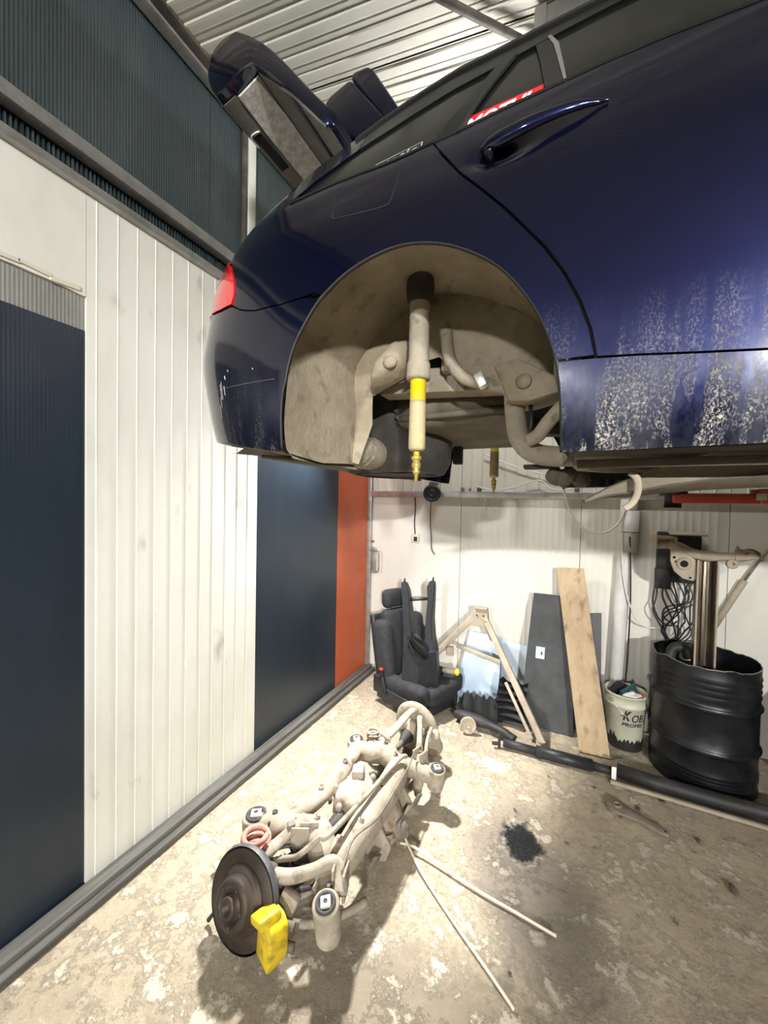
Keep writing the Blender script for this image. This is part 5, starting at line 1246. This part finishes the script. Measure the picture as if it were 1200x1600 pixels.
# ------------------------------------------------------------------ services on the back wall
def services():
    T = thing('drain_pipe', (.40, 3.215, 0), 'white plastic pipe running up the back wall behind the bucket', 'pipe')
    bm = B(); tube(bm, [(.350, 3.215, .005), (.365, 3.215, .6), (.392, 3.215, 1.40), (.398, 3.215, 1.66)], .046, 24); obj('pipe', bm, 'pvc', T)
    bm = B(); tube(bm, [(.408, 3.198, 1.29), (.412, 3.198, 1.58)], .056, 24); sl = obj('sleeve', bm, 'pvc', T)
    bm = B(); tube(bm, [(.418, 3.20, 1.57), (.424, 3.20, 1.66)], .034, 16); obj('upper_stub', bm, 'pvc', T)
    bm = B(); lathe(bm, [(.0575, -.003), (.060, 0), (.0575, .003)], (.410, 3.198, 1.43), (0, 0, 1), 24); obj('wire_tie', bm, 'axle_dark', sl)
    cab = lambda n_, pts, r, m, lb, k=8: obj(n_, tube(B(), smooth_path(pts, k), r, 8), m, None, True, lb, 'cable')
    cab('white_cable', [(-.02, 3.02, 1.735), (-.005, 3.03, 1.66), (.04, 3.05, 1.54), (.12, 3.08, 1.44), (.22, 3.11, 1.415), (.30, 3.14, 1.45), (.355, 3.15, 1.53), (.385, 3.155, 1.62), (.40, 3.16, 1.66)], .0065, 'white_cable', 'white cable looping from the car to the plastic pipe')
    cab('white_cable', [(.352, 3.150, 1.52), (.362, 3.145, 1.35), (.375, 3.15, 1.15), (.395, 3.15, 1.02), (.43, 3.16, .90), (.48, 3.18, .80), (.56, 3.20, .77), (.64, 3.22, .80), (.69, 3.22, .90)], .005, 'white_cable', 'thin white cable hanging from the pipe sleeve to the wire bundle')
    cab('grey_cable', [(.405, 3.140, 1.40), (.418, 3.155, 1.2), (.425, 3.16, .9), (.418, 3.16, .5), (.40, 3.165, .12)], .005, 'black_cable', 'dark cable strapped down the side of the white pipe')
    T = thing('cable_plug', (-.02, 3.0, 1.74), 'small blue and white plug end hanging under the car', 'plug')
    bm = B(); tube(bm, [(-.055, 3.01, 1.86), (-.028, 3.015, 1.765)], [.010, .018], 10); obj('plug_body', bm, 'white_ink', T)
    bm = B(); tube(bm, [(-.028, 3.015, 1.775), (-.010, 3.018, 1.725)], [.019, .016], 10); obj('plug_nose', bm, 'navy', T)
    bm = B(); tube(bm, [(-.055, 3.01, 1.86), (-.06, 3.0, 1.98)], .004, 8); obj('plug_cord', bm, 'white_cable', T)
    # socket with its drop cable
    T = thing('wall_socket', (-1.222, 3.25, 1.29), 'small ivory wall socket on a black drop cable', 'socket')
    bm = B(); box(bm, (-1.222, 3.252, 1.287), (.072, .032, .078), None, .006); obj('socket_box', bm, 'ivory', T)
    bm = B(); box(bm, (-1.214, 3.234, 1.282), (.034, .006, .042), None, .003); obj('socket_face', bm, 'ink', T)
    bm = B(); tube(bm, smooth_path([(-1.235, 3.250, 1.66), (-1.228, 3.250, 1.55), (-1.232, 3.250, 1.42), (-1.224, 3.250, 1.325)]), .005, 8); obj('drop_cable', bm, 'black_cable', T)
    # round siren / reel on the rail
    T = thing('horn_reel', (-1.052, 3.19, 1.695), 'black round cable reel fixed to the back rail', 'reel')
    ax = (.25, -1, -.05)
    bm = B(); lathe(bm, [(0, -.05), (.045, -.05), (.072, -.01), (.075, .012), (.068, .022), (.050, .022), (.048, .012), (.036, .014), (.034, .026), (.020, .030), (.016, .018), (0, .020)], (-1.052, 3.185, 1.692), ax, 32); obj('reel_drum', bm, 'black_plastic', T)
    bm = B(); lathe(bm, [(.0765, -.004), (.0775, .006), (.0765, .014)], (-1.052, 3.185, 1.692), ax, 32); obj('reel_band', bm, 'alu', T)
    bm = B(); box(bm, (-1.05, 3.215, 1.778), (.07, .05, .03), None, .005); obj('reel_bracket', bm, 'axle_dark', T)
    bm = B(); tube(bm, smooth_path([(-1.075, 3.225, 1.62), (-1.078, 3.235, 1.45), (-1.070, 3.24, 1.30), (-1.060, 3.24, 1.20), (-1.035, 3.245, 1.155)]), .004, 6); obj('reel_cord', bm, 'black_cable', T)
    cab('white_cable', [(-.60, 3.225, 1.66), (-.615, 3.235, 1.58), (-.63, 3.24, 1.52)], .004, 'white_cable', 'short white cable end hanging under the rail')
    # cables strung along the rail
    cab('white_cable', [(-.70, 3.215, 1.76), (-.55, 3.22, 1.725), (-.40, 3.222, 1.74), (-.2, 3.222, 1.80), (-.1, 3.222, 1.73), (.05, 3.222, 1.735)], .006, 'white_cable', 'white cable lying along the top of the rail')
    cab('white_cable', [(-.62, 3.235, 2.02), (-.45, 3.235, 1.94), (-.25, 3.235, 1.87), (.0, 3.235, 1.80)], .006, 'white_cable', 'white cable sagging across the wall above the rail')
    for x, s_ in ((-.80, .03), (-.74, .02), (-.66, .035), (.07, .03)):
        bm = B(); box(bm, (x, 3.245, 1.728), (s_, .03, s_*1.1), rz(.3), .004)
        obj('rail_clip', bm, 'axle_dark', None, True, 'small dark clip sitting on top of the back rail', 'clip', 'clips on the rail')
    # pull handle on the door at the corner
    T = thing('door_handle', (-1.60, 3.25, 1.06), 'grey metal pull handle beside the orange sheet', 'handle')
    bm = B(); tube(bm, smooth_path([(-1.640, 3.255, 1.155), (-1.640, 3.19, 1.158), (-1.560, 3.185, 1.150), (-1.553, 3.185, 1.06), (-1.560, 3.185, .965), (-1.640, 3.19, .955), (-1.640, 3.255, .955)], 5), .008, 10); obj('grip', bm, 'alu', T)
    bm = B(); box(bm, (-1.640, 3.262, 1.055), (.05, .012, .25), None, .003); obj('back_plate', bm, 'alu', T)
    bm = B(); lathe(bm, [(0, .03), (.012, .03), (.014, .01), (.008, 0), (.008, -.02)], (-1.650, 3.245, 1.235), (0, -1, 0), 14); obj('latch_knob', bm, 'brass', T)
    # junction box with a tangle of wires
    T = thing('junction_box', (.705, 3.23, 1.25), 'black junction box on the back wall behind the crossmember', 'box')
    bm = B(); box(bm, (.70, 3.232, 1.27), (.24, .07, .34), None, .01); obj('box_body', bm, 'black_plastic', T)
    bm = B(); box(bm, (.735, 3.185, 1.435), (.20, .09, .012), Matrix.Rotation(.12, 3, 'X'), .003); obj('box_lid', bm, 'tan_metal', T)
    bm = B(); box(bm, (.615, 3.21, 1.12), (.09, .05, .14), None, .008); obj('relay', bm, 'ink', T)
    rnd = random.Random(3)
    for i in range(12):
        x0 = .58+.022*i; x1 = .66+.018*rnd.uniform(-1, 3); pts = [(x0, 3.20, 1.12+.02*rnd.random())]
        for k in range(1, 4): pts.append((x0+(x1-x0)*k/4+rnd.uniform(-.07, .07), 3.19+rnd.uniform(-.03, .03), 1.10-.11*k+rnd.uniform(-.03, .03)))
        pts.append((x1, 3.17, .66+rnd.uniform(-.02, .04)))
        obj('wire', tube(B(), smooth_path(pts, 6), .0045, 6), 'black_cable', T)
    cab('black_cable', [(.575, 3.215, 1.07), (.565, 3.215, .95), (.60, 3.21, .84), (.66, 3.20, .80), (.70, 3.19, .84)], .005, 'black_cable', 'loose black cable loop left of the wire bundle')
    # spring balancer / gas strut hooked on the wall
    T = thing('gas_strut', (1.2, 3.22, 1.2), 'grey gas strut hooked slantwise on the back wall', 'strut')
    bm = B(); tube(bm, [(.905, 3.235, .81), (1.055, 3.235, 1.145)], .019, 12); obj('strut_body', bm, 'tan_metal', T)
    bm = B(); tube(bm, [(1.055, 3.235, 1.145), (1.12, 3.235, 1.275)], .008, 8); obj('strut_neck', bm, 'axle_dark', T)
    bm = B(); tube(bm, [(1.12, 3.235, 1.275), (1.33, 3.240, 1.65)], .011, 8); obj('strut_rod', bm, 'tan_metal', T)
    bm = B(); lathe(bm, [(0, 0), (.016, 0), (.016, .02), (0, .02)], (.905, 3.265, .81), (0, -1, 0), 12); obj('strut_pin', bm, 'axle_dark', T)
services()

# ------------------------------------------------------------------ lift arm, overhead beam, lamps
def lift():
    T = thing('lift_arm', (.75, 2.3, 1.60), 'red swing arm of the car lift under the far sill', 'lift arm')
    bm = B(); box(bm, (.66, 2.30, 1.650), (.40, .10, .045), rz(.02), .006); obj('inner_arm', bm, 'lift_red', T)
    bm = B(); box(bm, (1.40, 2.31, 1.662), (1.25, .13, .068), rz(.02), .008); obj('outer_arm', bm, 'lift_red', T)
    bm = B(); box(bm, (.775, 2.235, 1.660), (.035, .008, .030), None, .002); obj('stop_plate', bm, 'ivory', T)
    bm = B(); lathe(bm, [(0, -.06), (.035, -.06), (.035, .0), (.055, .0), (.060, .04), (0, .04)], (.470, 2.30, 1.665), n=24); obj('rubber_pad', bm, 'black_rubber', T)
    bm = B(); box(bm, (2.15, 2.75, 1.66), (.30, .80, .10), None, .01); obj('carriage', bm, 'lift_red', T)
    T = thing('lift_column', (2.60, 3.10, 0), 'grey steel column of the car lift', 'lift column')
    bm = B(); box(bm, (2.60, 3.12, 1.5), (.28, .20, 3.0), None, .01); obj('column', bm, 'grey_steel', T)
    bm = B(); box(bm, (2.60, 3.04, .012), (.50, .42, .024), None, .004); obj('base_plate', bm, 'grey_steel', T)
    T = thing('overhead_beam', (.35, 1.86, 3.45), 'grey steel beam hung under the ceiling above the car roof', 'beam')
    bm = B(); box(bm, (.90, 1.90, 3.52), (2.10, .26, .36), None, .006); obj('beam_box', bm, 'grey_steel', T)
    bm = B(); box(bm, (-.155, 1.80, 3.50), (.05, .09, .40), None, .01); obj('beam_end', bm, 'grey_steel', T)
    bm = B(); tube(bm, [(-.80, 1.27, 3.675), (-.458, 1.616, 3.675), (-.10, 1.975, 3.675)], .016, 10)
    obj('ceiling_conduit', bm, 'dark_trim', None, True, 'dark conduit running slantwise under the ceiling', 'conduit')
    for nm, loc, sx, lb in (('tube_lamp', (-.25, 2.30, 3.28), 1.2, 'fluorescent tube lamp hung under the ceiling behind the car'), ('tube_lamp', (2.6, .9, 3.60), 1.3, 'fluorescent tube lamp under the ceiling over the car front')):
        T = thing(nm, loc, lb, 'lamp')
        x, y, z = loc
        obj('housing', box(B(), (x, y, z+.045), (sx, .022, .02), None, .004), 'pvc', T)
        for q in (-.4, .4): obj('hanger', tube(B(), [(x+sx*q, y, z+.05), (x+sx*q, y, ZC)], .003, 6), 'alu', T)
        obj('tube', tube(B(), [(x-sx*.45, y, z), (x+sx*.45, y, z)], .014, 12), 'glow', T)
    for (lo, ta, _a, _b, _e, lb) in FLOODS:
        lo = V(lo); d = (V(ta)-lo).normalized(); x, y, dd = frame(d); px, py = lo.x-d.x*.10, lo.y-d.y*.10
        T = thing('flood_lamp', (px, py, lo.z), lb, 'lamp')
        bm = B(); box(bm, lo-d*.06, (_a+.05, _b+.05, .08), Matrix((x, y, dd)).transposed(), .01); obj('lamp_head', bm, 'black_plastic', T)
        bm = B(); tube(bm, [(px, py, lo.z), (px, py, ZC-.015)], .012, 10); obj('lamp_rod', bm, 'grey_steel', T)
    T = thing('bulkhead_lamp', (-1.66, 2.36, 2.30), 'bulkhead lamp fixed to the left wall behind the car tail', 'lamp')
    bm = B(); box(bm, (-1.665, 2.365, 2.38), (.07, .28, .16), None, .02); obj('lamp_body', bm, 'pvc', T)
lift()

# ------------------------------------------------------------------ loose things on the floor
def loose():
    T = thing('lever', (.36, 2.32, 0), 'flat steel lever with a ringed round head lying on the floor', 'lever')
    a, b_ = V((.288, 2.352, 0)), V((.500, 2.262, 0)); d = (b_-a).normalized(); n_ = V((-d.y, d.x, 0))
    pts = []
    for k in range(16):
        t = math.pi*.38+k*(2*math.pi-math.pi*.76)/15; pts.append(a+.052*(d*math.cos(t)+n_*math.sin(t)))
    pts += [a+d*.10-n_*.022, b_-d*.03-n_*.024, b_-n_*.012, b_+n_*.012, b_-d*.03+n_*.024, a+d*.10+n_*.022]
    bm = B(); prism(bm, [(p.x, p.y) for p in pts], (0, 0, .006), (1, 0, 0), (0, 1, 0), (0, 0, .014), .003); obj('lever_plate', bm, 'lever', T)
    bm = B(); lathe(bm, [(.012, .018), (.022, .018), (.024, .024), (.020, .030), (.013, .030), (.012, .018)], a, n=22); obj('boss', bm, 'lever', T)
    bm = B(); lathe(bm, [(0, .0208), (.006, .0208), (.006, .018)], b_-d*.018, n=12); obj('eye_hole', bm, 'bush_rubber', T)
    rod = lambda pts, lb: obj('thin_rod', tube(B(), smooth_path(pts, 8), .0055, 8), 'rod_white', None, True, lb, 'rod')
    rod([(-.640, 1.640, .050), (-.585, 1.595, .030), (-.50, 1.53, .010), (-.34, 1.415, .008), (-.20, 1.320, .008), (-.104, 1.252, .008)], 'long pale rod from the axle pointing to the viewer, left of the V')
    rod([(-.655, 1.625, .022), (-.59, 1.630, .026), (-.48, 1.615, .014), (-.30, 1.58, .009), (-.14, 1.560, .008), (.012, 1.540, .008)], 'pale rod from the axle slanting to the right, right of the V')
    rnd = random.Random(11)
    spots = [(.678, 2.066, .020), (.39, 2.40, .012), (.62, 2.30, .014), (.30, 2.30, .010), (-.20, 2.10, .008), (.19, 2.47, .010), (.43, 1.80, .010), (.05, 2.0, .008), (-.98, 1.95, .018), (-1.10, 1.72, .016), (-1.02, 1.70, .010), (.52, 2.52, .012), (.24, 2.70, .012), (.34, 2.74, .014), (.40, 2.72, .010), (.45, 2.70, .012), (.28, 2.68, .012), (.37, 2.69, .010), (.21, 2.72, .010), (-.05, 2.45, .008), (.80, 1.7, .01), (-.13, 1.35, .006)]
    for x, y, s_ in spots:
        bm = B(); blob(bm, (x, y, s_*.35), (s_*rnd.uniform(.8, 1.8), s_*.7, s_*.4), rz(rnd.uniform(0, 3)), sub=2, amp=s_*.35, sc=60, seed=x*9)
        obj('debris_chip', bm, 'leaf', None, True, 'small dark chip of debris lying on the concrete floor', 'debris', 'debris scattered on the floor')
    T = thing('rubbish_sack', (1.40, 3.02, 0), 'black rubbish sack slumped right of the drum', 'sack')
    bm = B(); blob(bm, (1.42, 3.00, .30), (.235, .20, .30), sub=4, amp=.035, sc=7)
    for v_ in bm.verts: v_.co.z = max(v_.co.z, .004)
    obj('sack_body', bm, 'black_rubber', T)
    bm = B(); lathe(bm, [(.03, 0), (.05, .05), (.02, .07)], (1.42, 3.0, .60), n=14); jitter(bm, .01, 20); obj('sack_neck', bm, 'black_rubber', T)
loose()
